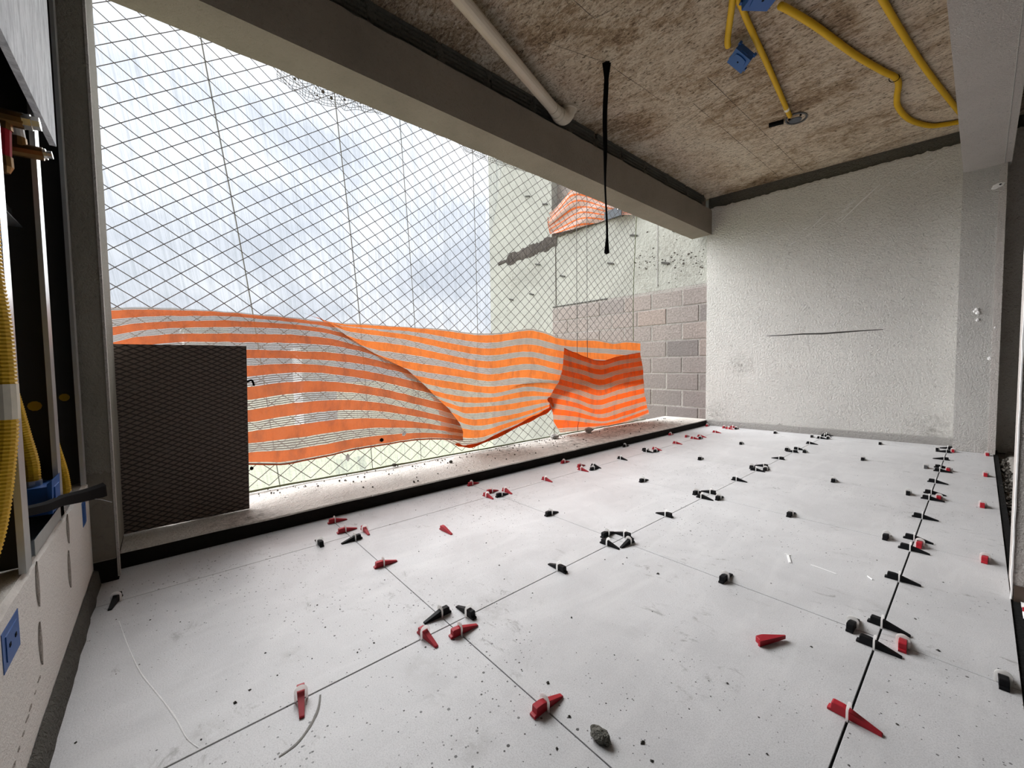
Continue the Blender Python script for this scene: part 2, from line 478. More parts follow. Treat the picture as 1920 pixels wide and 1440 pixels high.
def make_film_mat():
    """clear scaffold sheeting, streaked by pleats and dust"""
    m, t, b = new_mat('clear_sheeting')
    p = pos(t)
    q = t.mapping(p, (1, 1, 1))
    sp = t.n('ShaderNodeSeparateXYZ', {0: p})
    yy = t.math('ADD', sp.outputs[1], t.math('MULTIPLY', sp.outputs[2], 0.145))
    vec = t.n('ShaderNodeCombineXYZ', {0: t.math('MULTIPLY', yy, 5.0), 1: t.math('MULTIPLY', sp.outputs[2], 0.16), 2: 0.0}).outputs[0]
    s1 = t.noise(vec, 2.2, 7, 0.75, 0.25)
    vec2 = t.n('ShaderNodeCombineXYZ', {0: t.math('MULTIPLY', yy, 26.0), 1: t.math('MULTIPLY', sp.outputs[2], 0.8), 2: 0.0}).outputs[0]
    s2 = t.noise(vec2, 1.5, 5, 0.7, 0.6)
    k = t.math('MULTIPLY', t.ramp(s1, [(0.36, 0.05), (0.58, 1.0)]), t.ramp(s2, [(0.38, 0.1), (0.60, 1.0)]))
    vec3 = t.n('ShaderNodeCombineXYZ', {0: t.math('MULTIPLY', yy, 2.6), 1: t.math('MULTIPLY', sp.outputs[2], 0.10), 2: 3.0}).outputs[0]
    rid = t.math('ABSOLUTE', t.math('SUBTRACT', t.math('FRACT', t.math('MULTIPLY', t.noise(vec3, 1.6, 3, 0.6), 9.0)), 0.5))
    line = t.ramp(rid, [(0.0, 1.0), (0.07, 0.0)])
    k = t.math('MAXIMUM', k, t.math('MULTIPLY', line, 0.8))
    trl = t.n('ShaderNodeBsdfTranslucent', {'Color': (0.10, 0.115, 0.13, 1)}).outputs[0]
    dif = t.n('ShaderNodeBsdfDiffuse', {'Color': (0.30, 0.33, 0.36, 1)}).outputs[0]
    body = t.n('ShaderNodeMixShader', {0: 0.45, 1: trl, 2: dif}).outputs[0]
    tr = t.n('ShaderNodeBsdfTransparent', {'Color': (0.97, 0.98, 1.0, 1)}).outputs[0]
    sh = t.n('ShaderNodeMixShader', {0: t.math('MULTIPLY_ADD', k, 0.46, 0.01), 1: tr, 2: body}).outputs[0]
    out = [n for n in m.node_tree.nodes if n.type == 'OUTPUT_MATERIAL'][0]
    t.t.links.new(sh, out.inputs['Surface'])
    return m


M_FILM = make_film_mat()


def make_clip_mat():
    m, t, b = new_mat('white_clip_plastic')
    dif = t.n('ShaderNodeBsdfDiffuse', {'Color': (0.92, 0.92, 0.91, 1)}).outputs[0]
    trl = t.n('ShaderNodeBsdfTranslucent', {'Color': (0.95, 0.95, 0.94, 1)}).outputs[0]
    tr = t.n('ShaderNodeBsdfTransparent').outputs[0]
    a = t.n('ShaderNodeMixShader', {0: 0.68, 1: dif, 2: trl}).outputs[0]
    sh = t.n('ShaderNodeMixShader', {0: 0.05, 1: a, 2: tr}).outputs[0]
    out = [n for n in m.node_tree.nodes if n.type == 'OUTPUT_MATERIAL'][0]
    t.t.links.new(sh, out.inputs['Surface'])
    return m


M_CLIP = make_clip_mat()
M_WHITE = plain('white_fleck', (0.93, 0.93, 0.92), 0.7, 0.3)
M_WINDOW = plain('pale_window', (0.55, 0.60, 0.66), 0.3, 0.5)
M_GROUND = plaster('distant_ground', (0.36, 0.37, 0.26), 0.55, 0.05, 0.0)
M_PALEBLD = plain('pale_building', (0.80, 0.83, 0.87), 0.9, 0.1, scale=0.2)

# ------------------------------------------------------------------ baked data
CL_V=[-0.45, 0, 1, 2, 3, 4, 5, 6, 7, 8, 8.4]
CL=[[(-2.473, -0.18, 0.987), (-2.468, -0.146, 0.99), (-2.464, -0.113, 0.993), (-2.46, -0.078, 0.996), (-2.458, -0.043, 0.998), (-2.459, -0.007, 1.0), (-2.462, 0.03, 1.001), (-2.466, 0.068, 1.003), (-2.471, 0.107, 1.004), (-2.476, 0.148, 1.005), (-2.48, 0.19, 1.006), (-2.482, 0.232, 1.005), (-2.483, 0.276, 1.004), (-2.481, 0.321, 1.003), (-2.477, 0.367, 1.001), (-2.473, 0.414, 1.0), (-2.468, 0.462, 0.999), (-2.463, 0.511, 0.996), (-2.46, 0.562, 0.993), (-2.46, 0.615, 0.988), (-2.461, 0.671, 0.984), (-2.464, 0.729, 0.98)], [(-2.47, -0.181, 0.955), (-2.465, -0.147, 0.959), (-2.461, -0.112, 0.964), (-2.458, -0.077, 0.969), (-2.458, -0.041, 0.972), (-2.46, -0.004, 0.976), (-2.464, 0.035, 0.979), (-2.468, 0.074, 0.982), (-2.473, 0.114, 0.985), (-2.478, 0.156, 0.988), (-2.481, 0.199, 0.991), (-2.482, 0.243, 0.992), (-2.481, 0.288, 0.991), (-2.478, 0.334, 0.989), (-2.473, 0.381, 0.985), (-2.468, 0.43, 0.982), (-2.463, 0.479, 0.979), (-2.46, 0.531, 0.976), (-2.458, 0.584, 0.973), (-2.458, 0.639, 0.97), (-2.461, 0.697, 0.966), (-2.465, 0.758, 0.963)], [(-2.463, -0.184, 0.877), (-2.457, -0.147, 0.887), (-2.452, -0.11, 0.897), (-2.45, -0.072, 0.907), (-2.45, -0.033, 0.914), (-2.452, 0.006, 0.92), (-2.455, 0.047, 0.926), (-2.458, 0.09, 0.931), (-2.461, 0.133, 0.936), (-2.462, 0.178, 0.94), (-2.462, 0.224, 0.943), (-2.46, 0.271, 0.945), (-2.456, 0.32, 0.946), (-2.452, 0.369, 0.947), (-2.448, 0.42, 0.947), (-2.445, 0.473, 0.947), (-2.444, 0.528, 0.946), (-2.445, 0.585, 0.943), (-2.448, 0.645, 0.938), (-2.454, 0.708, 0.931), (-2.461, 0.773, 0.918), (-2.468, 0.841, 0.901)], [(-2.459, -0.186, 0.808), (-2.453, -0.146, 0.824), (-2.449, -0.104, 0.839), (-2.447, -0.062, 0.85), (-2.447, -0.019, 0.857), (-2.447, 0.026, 0.862), (-2.448, 0.072, 0.867), (-2.449, 0.12, 0.87), (-2.447, 0.168, 0.871), (-2.445, 0.219, 0.872), (-2.441, 0.271, 0.872), (-2.436, 0.324, 0.872), (-2.432, 0.379, 0.873), (-2.428, 0.436, 0.875), (-2.426, 0.496, 0.876), (-2.426, 0.558, 0.876), (-2.429, 0.623, 0.873), (-2.435, 0.691, 0.869), (-2.443, 0.763, 0.862), (-2.452, 0.839, 0.847), (-2.462, 0.918, 0.826), (-2.471, 1.001, 0.802)], [(-2.458, -0.19, 0.728), (-2.453, -0.144, 0.739), (-2.45, -0.098, 0.751), (-2.448, -0.049, 0.762), (-2.447, 0.0, 0.773), (-2.445, 0.052, 0.781), (-2.443, 0.105, 0.786), (-2.439, 0.159, 0.789), (-2.434, 0.216, 0.79), (-2.428, 0.274, 0.79), (-2.422, 0.334, 0.79), (-2.416, 0.397, 0.789), (-2.412, 0.462, 0.787), (-2.41, 0.53, 0.784), (-2.412, 0.602, 0.781), (-2.416, 0.677, 0.778), (-2.422, 0.757, 0.774), (-2.432, 0.842, 0.768), (-2.442, 0.932, 0.755), (-2.452, 1.027, 0.737), (-2.462, 1.126, 0.714), (-2.471, 1.231, 0.691)], [(-2.462, -0.193, 0.655), (-2.458, -0.145, 0.665), (-2.455, -0.095, 0.675), (-2.452, -0.044, 0.685), (-2.449, 0.009, 0.694), (-2.444, 0.064, 0.701), (-2.438, 0.121, 0.705), (-2.431, 0.18, 0.706), (-2.423, 0.24, 0.707), (-2.415, 0.303, 0.709), (-2.408, 0.368, 0.712), (-2.404, 0.436, 0.718), (-2.401, 0.507, 0.722), (-2.402, 0.582, 0.721), (-2.407, 0.661, 0.714), (-2.414, 0.746, 0.703), (-2.423, 0.835, 0.688), (-2.433, 0.929, 0.671), (-2.443, 1.029, 0.649), (-2.453, 1.135, 0.624), (-2.46, 1.246, 0.597), (-2.466, 1.362, 0.569)], [(-2.468, -0.198, 0.557), (-2.465, -0.147, 0.562), (-2.462, -0.093, 0.568), (-2.458, -0.038, 0.573), (-2.452, 0.019, 0.579), (-2.444, 0.079, 0.582), (-2.435, 0.14, 0.584), (-2.426, 0.204, 0.586), (-2.417, 0.269, 0.588), (-2.409, 0.338, 0.592), (-2.403, 0.41, 0.601), (-2.401, 0.485, 0.61), (-2.401, 0.565, 0.615), (-2.405, 0.649, 0.613), (-2.411, 0.739, 0.607), (-2.419, 0.834, 0.595), (-2.428, 0.934, 0.577), (-2.437, 1.041, 0.551), (-2.445, 1.154, 0.52), (-2.451, 1.273, 0.486), (-2.455, 1.398, 0.447), (-2.458, 1.531, 0.406)], [(-2.475, -0.203, 0.452), (-2.472, -0.15, 0.454), (-2.468, -0.095, 0.457), (-2.462, -0.038, 0.46), (-2.454, 0.022, 0.462), (-2.444, 0.083, 0.465), (-2.434, 0.147, 0.468), (-2.425, 0.213, 0.471), (-2.417, 0.282, 0.474), (-2.411, 0.354, 0.48), (-2.408, 0.43, 0.488), (-2.408, 0.509, 0.496), (-2.411, 0.594, 0.499), (-2.417, 0.683, 0.5), (-2.423, 0.778, 0.498), (-2.43, 0.879, 0.49), (-2.437, 0.985, 0.473), (-2.442, 1.097, 0.449), (-2.445, 1.215, 0.419), (-2.447, 1.34, 0.384), (-2.447, 1.471, 0.341), (-2.447, 1.612, 0.295)], [(-2.48, -0.208, 0.359), (-2.477, -0.154, 0.358), (-2.471, -0.098, 0.356), (-2.464, -0.04, 0.355), (-2.455, 0.02, 0.355), (-2.446, 0.082, 0.357), (-2.437, 0.146, 0.36), (-2.43, 0.214, 0.363), (-2.425, 0.284, 0.366), (-2.423, 0.357, 0.369), (-2.423, 0.435, 0.371), (-2.425, 0.517, 0.373), (-2.43, 0.603, 0.375), (-2.435, 0.695, 0.378), (-2.439, 0.792, 0.38), (-2.443, 0.894, 0.377), (-2.445, 1.001, 0.367), (-2.445, 1.113, 0.351), (-2.444, 1.231, 0.331), (-2.442, 1.356, 0.305), (-2.439, 1.489, 0.272), (-2.437, 1.631, 0.236)], [(-2.482, -0.212, 0.266), (-2.478, -0.158, 0.263), (-2.472, -0.103, 0.26), (-2.465, -0.045, 0.257), (-2.457, 0.015, 0.255), (-2.45, 0.078, 0.255), (-2.445, 0.143, 0.257), (-2.442, 0.211, 0.259), (-2.44, 0.281, 0.259), (-2.442, 0.356, 0.254), (-2.444, 0.434, 0.245), (-2.448, 0.517, 0.237), (-2.452, 0.604, 0.235), (-2.454, 0.696, 0.239), (-2.455, 0.793, 0.245), (-2.454, 0.894, 0.25), (-2.452, 1.0, 0.255), (-2.447, 1.111, 0.257), (-2.442, 1.228, 0.256), (-2.436, 1.352, 0.248), (-2.432, 1.484, 0.225), (-2.429, 1.624, 0.195)], [(-2.481, -0.213, 0.236), (-2.477, -0.16, 0.234), (-2.472, -0.104, 0.232), (-2.465, -0.046, 0.231), (-2.459, 0.014, 0.23), (-2.453, 0.077, 0.23), (-2.449, 0.142, 0.233), (-2.448, 0.21, 0.235), (-2.448, 0.281, 0.232), (-2.45, 0.356, 0.219), (-2.454, 0.434, 0.202), (-2.457, 0.517, 0.196), (-2.46, 0.605, 0.198), (-2.462, 0.697, 0.204), (-2.461, 0.793, 0.215), (-2.458, 0.894, 0.221), (-2.453, 1.0, 0.224), (-2.447, 1.11, 0.226), (-2.441, 1.227, 0.228), (-2.435, 1.35, 0.223), (-2.43, 1.482, 0.204), (-2.427, 1.623, 0.18)]]
CR_V=[0.6, 1, 2, 3, 4, 5, 6, 7, 8, 9, 9.7]
CR=[[(-2.512, 0.619, 1.028), (-2.506, 0.687, 1.003), (-2.503, 0.76, 0.985), (-2.504, 0.836, 0.98), (-2.508, 0.918, 0.982), (-2.514, 1.005, 0.985), (-2.52, 1.095, 0.983), (-2.525, 1.19, 0.981), (-2.527, 1.287, 0.979), (-2.525, 1.388, 0.98), (-2.52, 1.491, 0.979), (-2.514, 1.599, 0.974), (-2.507, 1.711, 0.962), (-2.504, 1.832, 0.959), (-2.503, 1.961, 0.964), (-2.507, 2.102, 0.977), (-2.512, 2.252, 1.003), (-2.519, 2.413, 1.02), (-2.524, 2.583, 0.998), (-2.527, 2.76, 0.961), (-2.526, 2.946, 0.95), (-2.521, 3.14, 0.958), (-2.515, 3.345, 0.956), (-2.509, 3.565, 0.928), (-2.504, 3.803, 0.958), (-2.503, 4.066, 0.951)], [(-2.51, 0.651, 1.015), (-2.505, 0.72, 0.99), (-2.503, 0.792, 0.972), (-2.505, 0.869, 0.965), (-2.509, 0.951, 0.965), (-2.516, 1.038, 0.964), (-2.522, 1.128, 0.965), (-2.526, 1.222, 0.967), (-2.527, 1.319, 0.966), (-2.524, 1.418, 0.959), (-2.518, 1.521, 0.947), (-2.512, 1.627, 0.936), (-2.506, 1.739, 0.925), (-2.503, 1.86, 0.917), (-2.504, 1.989, 0.921), (-2.508, 2.129, 0.942), (-2.514, 2.279, 0.966), (-2.521, 2.439, 0.971), (-2.525, 2.606, 0.948), (-2.527, 2.781, 0.919), (-2.525, 2.963, 0.906), (-2.52, 3.154, 0.9), (-2.513, 3.355, 0.897), (-2.507, 3.572, 0.894), (-2.504, 3.807, 0.893), (-2.503, 4.067, 0.892)], [(-2.506, 0.695, 1.003), (-2.503, 0.764, 0.978), (-2.504, 0.838, 0.959), (-2.508, 0.916, 0.951), (-2.514, 0.998, 0.945), (-2.52, 1.085, 0.936), (-2.525, 1.175, 0.926), (-2.527, 1.268, 0.914), (-2.525, 1.363, 0.898), (-2.52, 1.46, 0.879), (-2.514, 1.561, 0.86), (-2.507, 1.668, 0.843), (-2.504, 1.781, 0.828), (-2.503, 1.902, 0.819), (-2.507, 2.033, 0.823), (-2.512, 2.174, 0.84), (-2.519, 2.324, 0.855), (-2.524, 2.482, 0.848), (-2.527, 2.646, 0.821), (-2.526, 2.817, 0.803), (-2.521, 2.995, 0.8), (-2.515, 3.182, 0.796), (-2.509, 3.381, 0.788), (-2.504, 3.596, 0.777), (-2.503, 3.832, 0.766), (-2.506, 4.092, 0.755)], [(-2.504, 0.828, 0.903), (-2.503, 0.898, 0.877), (-2.506, 0.973, 0.857), (-2.512, 1.051, 0.849), (-2.519, 1.134, 0.842), (-2.524, 1.22, 0.832), (-2.527, 1.309, 0.82), (-2.526, 1.399, 0.804), (-2.522, 1.492, 0.785), (-2.516, 1.587, 0.767), (-2.509, 1.686, 0.749), (-2.504, 1.791, 0.732), (-2.503, 1.903, 0.72), (-2.505, 2.024, 0.722), (-2.51, 2.154, 0.739), (-2.517, 2.293, 0.755), (-2.523, 2.438, 0.751), (-2.527, 2.589, 0.722), (-2.527, 2.745, 0.691), (-2.523, 2.906, 0.679), (-2.517, 3.074, 0.676), (-2.51, 3.251, 0.671), (-2.505, 3.441, 0.662), (-2.503, 3.647, 0.652), (-2.504, 3.873, 0.64), (-2.509, 4.121, 0.628)], [(-2.503, 1.02, 0.789), (-2.505, 1.091, 0.763), (-2.51, 1.166, 0.739), (-2.517, 1.245, 0.722), (-2.523, 1.327, 0.707), (-2.526, 1.411, 0.695), (-2.527, 1.497, 0.684), (-2.523, 1.584, 0.672), (-2.517, 1.673, 0.658), (-2.511, 1.765, 0.643), (-2.505, 1.861, 0.625), (-2.503, 1.964, 0.613), (-2.504, 2.075, 0.619), (-2.509, 2.193, 0.635), (-2.515, 2.32, 0.646), (-2.522, 2.452, 0.639), (-2.526, 2.589, 0.616), (-2.527, 2.73, 0.592), (-2.524, 2.874, 0.574), (-2.519, 3.023, 0.559), (-2.512, 3.178, 0.546), (-2.506, 3.342, 0.535), (-2.503, 3.52, 0.526), (-2.504, 3.713, 0.518), (-2.508, 3.923, 0.51), (-2.514, 4.151, 0.499)], [(-2.504, 1.197, 0.678), (-2.508, 1.247, 0.659), (-2.515, 1.3, 0.64), (-2.521, 1.354, 0.622), (-2.526, 1.409, 0.609), (-2.527, 1.463, 0.597), (-2.525, 1.517, 0.586), (-2.519, 1.57, 0.576), (-2.513, 1.623, 0.566), (-2.507, 1.678, 0.557), (-2.503, 1.737, 0.547), (-2.504, 1.799, 0.536), (-2.507, 1.865, 0.524), (-2.513, 1.936, 0.514), (-2.52, 2.009, 0.512), (-2.525, 2.083, 0.518), (-2.527, 2.158, 0.529), (-2.525, 2.231, 0.54), (-2.521, 2.303, 0.549), (-2.514, 2.376, 0.55), (-2.508, 2.45, 0.542), (-2.504, 2.529, 0.527), (-2.503, 2.614, 0.512), (-2.506, 2.706, 0.501), (-2.512, 2.803, 0.494), (-2.518, 2.905, 0.487)], [(-2.507, 1.332, 0.569), (-2.513, 1.376, 0.552), (-2.519, 1.422, 0.534), (-2.525, 1.468, 0.517), (-2.527, 1.514, 0.503), (-2.526, 1.558, 0.49), (-2.521, 1.601, 0.478), (-2.515, 1.644, 0.469), (-2.508, 1.687, 0.461), (-2.504, 1.733, 0.454), (-2.503, 1.782, 0.449), (-2.506, 1.835, 0.446), (-2.511, 1.891, 0.444), (-2.518, 1.95, 0.442), (-2.524, 2.009, 0.443), (-2.527, 2.068, 0.447), (-2.526, 2.125, 0.452), (-2.522, 2.18, 0.459), (-2.516, 2.235, 0.464), (-2.51, 2.291, 0.468), (-2.505, 2.349, 0.469), (-2.503, 2.411, 0.466), (-2.505, 2.479, 0.458), (-2.51, 2.551, 0.45), (-2.517, 2.627, 0.443), (-2.523, 2.704, 0.439)], [(-2.511, 1.435, 0.485), (-2.518, 1.477, 0.469), (-2.523, 1.52, 0.453), (-2.527, 1.561, 0.437), (-2.526, 1.601, 0.421), (-2.523, 1.64, 0.404), (-2.516, 1.678, 0.39), (-2.51, 1.716, 0.384), (-2.505, 1.756, 0.382), (-2.503, 1.799, 0.382), (-2.505, 1.845, 0.38), (-2.51, 1.895, 0.377), (-2.516, 1.947, 0.375), (-2.522, 2.0, 0.374), (-2.526, 2.052, 0.373), (-2.527, 2.102, 0.373), (-2.524, 2.151, 0.374), (-2.518, 2.198, 0.375), (-2.511, 2.245, 0.379), (-2.506, 2.295, 0.383), (-2.503, 2.347, 0.386), (-2.504, 2.404, 0.39), (-2.508, 2.466, 0.391), (-2.515, 2.531, 0.391), (-2.521, 2.598, 0.388), (-2.526, 2.665, 0.383)], [(-2.516, 1.479, 0.398), (-2.522, 1.519, 0.383), (-2.526, 1.559, 0.368), (-2.527, 1.598, 0.353), (-2.524, 1.635, 0.336), (-2.518, 1.671, 0.317), (-2.512, 1.706, 0.3), (-2.506, 1.743, 0.288), (-2.503, 1.783, 0.28), (-2.504, 1.825, 0.275), (-2.508, 1.872, 0.272), (-2.514, 1.921, 0.271), (-2.521, 1.971, 0.272), (-2.525, 2.021, 0.273), (-2.527, 2.069, 0.275), (-2.525, 2.115, 0.277), (-2.52, 2.159, 0.28), (-2.513, 2.203, 0.285), (-2.507, 2.248, 0.291), (-2.504, 2.296, 0.298), (-2.503, 2.349, 0.305), (-2.507, 2.405, 0.311), (-2.513, 2.466, 0.319), (-2.519, 2.528, 0.327), (-2.525, 2.591, 0.336), (-2.527, 2.652, 0.345)], [(-2.52, 1.497, 0.304), (-2.525, 1.536, 0.287), (-2.527, 1.574, 0.269), (-2.525, 1.611, 0.252), (-2.52, 1.646, 0.237), (-2.514, 1.68, 0.226), (-2.507, 1.716, 0.217), (-2.504, 1.754, 0.209), (-2.503, 1.794, 0.202), (-2.507, 1.839, 0.197), (-2.512, 1.886, 0.195), (-2.519, 1.934, 0.196), (-2.524, 1.983, 0.201), (-2.527, 2.031, 0.209), (-2.526, 2.077, 0.218), (-2.521, 2.12, 0.228), (-2.515, 2.163, 0.237), (-2.509, 2.206, 0.244), (-2.504, 2.252, 0.252), (-2.503, 2.301, 0.259), (-2.506, 2.355, 0.267), (-2.511, 2.413, 0.277), (-2.518, 2.473, 0.288), (-2.523, 2.534, 0.302), (-2.527, 2.594, 0.316), (-2.526, 2.651, 0.331)], [(-2.523, 1.504, 0.187), (-2.527, 1.542, 0.169), (-2.527, 1.578, 0.149), (-2.523, 1.612, 0.131), (-2.517, 1.646, 0.117), (-2.51, 1.679, 0.109), (-2.505, 1.715, 0.105), (-2.503, 1.752, 0.105), (-2.505, 1.794, 0.106), (-2.509, 1.838, 0.108), (-2.516, 1.884, 0.112), (-2.522, 1.932, 0.12), (-2.526, 1.978, 0.129), (-2.527, 2.023, 0.141), (-2.524, 2.066, 0.154), (-2.518, 2.107, 0.167), (-2.512, 2.148, 0.181), (-2.506, 2.191, 0.195), (-2.503, 2.236, 0.209), (-2.504, 2.286, 0.223), (-2.508, 2.339, 0.236), (-2.514, 2.396, 0.25), (-2.521, 2.455, 0.265), (-2.525, 2.512, 0.28), (-2.527, 2.568, 0.297), (-2.525, 2.621, 0.314)]]
CF_V=[0.7, 1, 2, 3, 4, 5, 6, 7, 8, 8.5]
CF=[[(-2.461, 2.751, 0.857), (-2.455, 2.805, 0.84), (-2.453, 2.864, 0.824), (-2.456, 2.931, 0.807), (-2.462, 3.004, 0.791), (-2.47, 3.08, 0.774), (-2.475, 3.155, 0.757), (-2.477, 3.227, 0.747), (-2.473, 3.293, 0.743), (-2.466, 3.357, 0.744), (-2.459, 3.422, 0.755), (-2.454, 3.491, 0.77), (-2.453, 3.569, 0.782), (-2.457, 3.655, 0.793), (-2.465, 3.749, 0.802), (-2.472, 3.845, 0.811), (-2.476, 3.939, 0.821), (-2.476, 4.028, 0.83)], [(-2.457, 2.744, 0.832), (-2.452, 2.799, 0.816), (-2.451, 2.86, 0.799), (-2.455, 2.929, 0.783), (-2.462, 3.002, 0.768), (-2.47, 3.078, 0.752), (-2.474, 3.153, 0.736), (-2.474, 3.224, 0.727), (-2.47, 3.29, 0.722), (-2.462, 3.354, 0.723), (-2.455, 3.419, 0.735), (-2.451, 3.49, 0.75), (-2.452, 3.57, 0.763), (-2.457, 3.659, 0.773), (-2.464, 3.753, 0.781), (-2.471, 3.849, 0.788), (-2.475, 3.943, 0.795), (-2.473, 4.031, 0.803)], [(-2.448, 2.721, 0.73), (-2.446, 2.781, 0.72), (-2.449, 2.848, 0.708), (-2.455, 2.921, 0.697), (-2.463, 2.997, 0.685), (-2.468, 3.072, 0.671), (-2.47, 3.144, 0.655), (-2.466, 3.211, 0.64), (-2.459, 3.276, 0.633), (-2.452, 3.341, 0.637), (-2.447, 3.411, 0.649), (-2.446, 3.49, 0.663), (-2.45, 3.577, 0.675), (-2.458, 3.671, 0.683), (-2.465, 3.767, 0.691), (-2.469, 3.862, 0.698), (-2.469, 3.952, 0.705), (-2.464, 4.037, 0.713)], [(-2.444, 2.702, 0.646), (-2.446, 2.767, 0.634), (-2.452, 2.839, 0.621), (-2.459, 2.915, 0.608), (-2.465, 2.991, 0.594), (-2.468, 3.064, 0.578), (-2.465, 3.133, 0.557), (-2.459, 3.198, 0.539), (-2.451, 3.264, 0.529), (-2.445, 3.333, 0.533), (-2.444, 3.41, 0.546), (-2.447, 3.496, 0.562), (-2.454, 3.589, 0.574), (-2.461, 3.686, 0.582), (-2.467, 3.783, 0.59), (-2.467, 3.875, 0.596), (-2.464, 3.962, 0.603), (-2.457, 4.047, 0.611)], [(-2.447, 2.662, 0.556), (-2.452, 2.734, 0.542), (-2.459, 2.81, 0.528), (-2.466, 2.888, 0.513), (-2.469, 2.963, 0.497), (-2.468, 3.035, 0.481), (-2.462, 3.103, 0.461), (-2.455, 3.17, 0.44), (-2.448, 3.24, 0.427), (-2.446, 3.318, 0.427), (-2.448, 3.404, 0.439), (-2.454, 3.498, 0.455), (-2.462, 3.597, 0.467), (-2.468, 3.697, 0.476), (-2.469, 3.793, 0.485), (-2.467, 3.885, 0.494), (-2.46, 3.973, 0.503), (-2.452, 4.062, 0.513)], [(-2.456, 2.59, 0.485), (-2.463, 2.667, 0.468), (-2.471, 2.747, 0.451), (-2.475, 2.826, 0.433), (-2.474, 2.901, 0.415), (-2.469, 2.973, 0.393), (-2.462, 3.044, 0.369), (-2.455, 3.117, 0.349), (-2.451, 3.196, 0.336), (-2.453, 3.284, 0.334), (-2.458, 3.381, 0.342), (-2.466, 3.484, 0.354), (-2.472, 3.588, 0.364), (-2.475, 3.691, 0.371), (-2.473, 3.789, 0.379), (-2.467, 3.884, 0.386), (-2.46, 3.979, 0.394), (-2.454, 4.079, 0.402)], [(-2.471, 2.556, 0.406), (-2.479, 2.636, 0.39), (-2.484, 2.717, 0.376), (-2.484, 2.795, 0.361), (-2.48, 2.87, 0.344), (-2.473, 2.943, 0.325), (-2.466, 3.018, 0.298), (-2.461, 3.098, 0.269), (-2.461, 3.187, 0.245), (-2.466, 3.284, 0.235), (-2.473, 3.389, 0.238), (-2.48, 3.496, 0.248), (-2.484, 3.603, 0.258), (-2.484, 3.706, 0.267), (-2.479, 3.806, 0.277), (-2.471, 3.905, 0.289), (-2.464, 4.008, 0.301), (-2.461, 4.12, 0.312)], [(-2.49, 2.623, 0.293), (-2.495, 2.702, 0.281), (-2.497, 2.779, 0.27), (-2.494, 2.852, 0.258), (-2.488, 2.923, 0.244), (-2.48, 2.995, 0.226), (-2.475, 3.071, 0.206), (-2.473, 3.155, 0.185), (-2.477, 3.247, 0.161), (-2.484, 3.347, 0.144), (-2.492, 3.451, 0.141), (-2.496, 3.555, 0.148), (-2.497, 3.655, 0.158), (-2.493, 3.751, 0.167), (-2.485, 3.846, 0.178), (-2.478, 3.944, 0.191), (-2.474, 4.049, 0.204), (-2.474, 4.165, 0.216)], [(-2.509, 2.661, 0.192), (-2.512, 2.737, 0.181), (-2.51, 2.811, 0.17), (-2.504, 2.882, 0.159), (-2.496, 2.953, 0.149), (-2.49, 3.027, 0.137), (-2.488, 3.109, 0.123), (-2.491, 3.198, 0.11), (-2.497, 3.296, 0.1), (-2.505, 3.398, 0.093), (-2.51, 3.501, 0.091), (-2.512, 3.602, 0.093), (-2.509, 3.698, 0.1), (-2.502, 3.792, 0.11), (-2.494, 3.887, 0.123), (-2.489, 3.989, 0.137), (-2.488, 4.102, 0.152), (-2.492, 4.226, 0.165)], [(-2.519, 2.754, 0.084), (-2.52, 2.827, 0.081), (-2.516, 2.896, 0.079), (-2.509, 2.963, 0.077), (-2.501, 3.031, 0.077), (-2.497, 3.104, 0.077), (-2.496, 3.184, 0.078), (-2.501, 3.273, 0.077), (-2.508, 3.368, 0.073), (-2.515, 3.466, 0.065), (-2.519, 3.563, 0.06), (-2.519, 3.656, 0.061), (-2.514, 3.745, 0.064), (-2.507, 3.833, 0.072), (-2.5, 3.923, 0.082), (-2.496, 4.022, 0.095), (-2.497, 4.131, 0.111), (-2.502, 4.251, 0.125)]]
UPC=[[(-4.449, 4.66, 3.054), (-4.453, 4.66, 2.729)], [(-4.225, 4.66, 3.164), (-4.208, 4.66, 2.7)], [(-4.013, 4.66, 3.268), (-3.937, 4.66, 2.678)], [(-3.814, 4.66, 3.232), (-3.721, 4.66, 2.682)], [(-3.624, 4.66, 3.14), (-3.516, 4.66, 2.672)], [(-3.399, 4.66, 2.996), (-3.357, 4.66, 2.672)], [(-3.187, 4.66, 2.832), (-3.147, 4.66, 2.655)], [(-2.948, 4.66, 2.679), (-2.933, 4.66, 2.595)]]
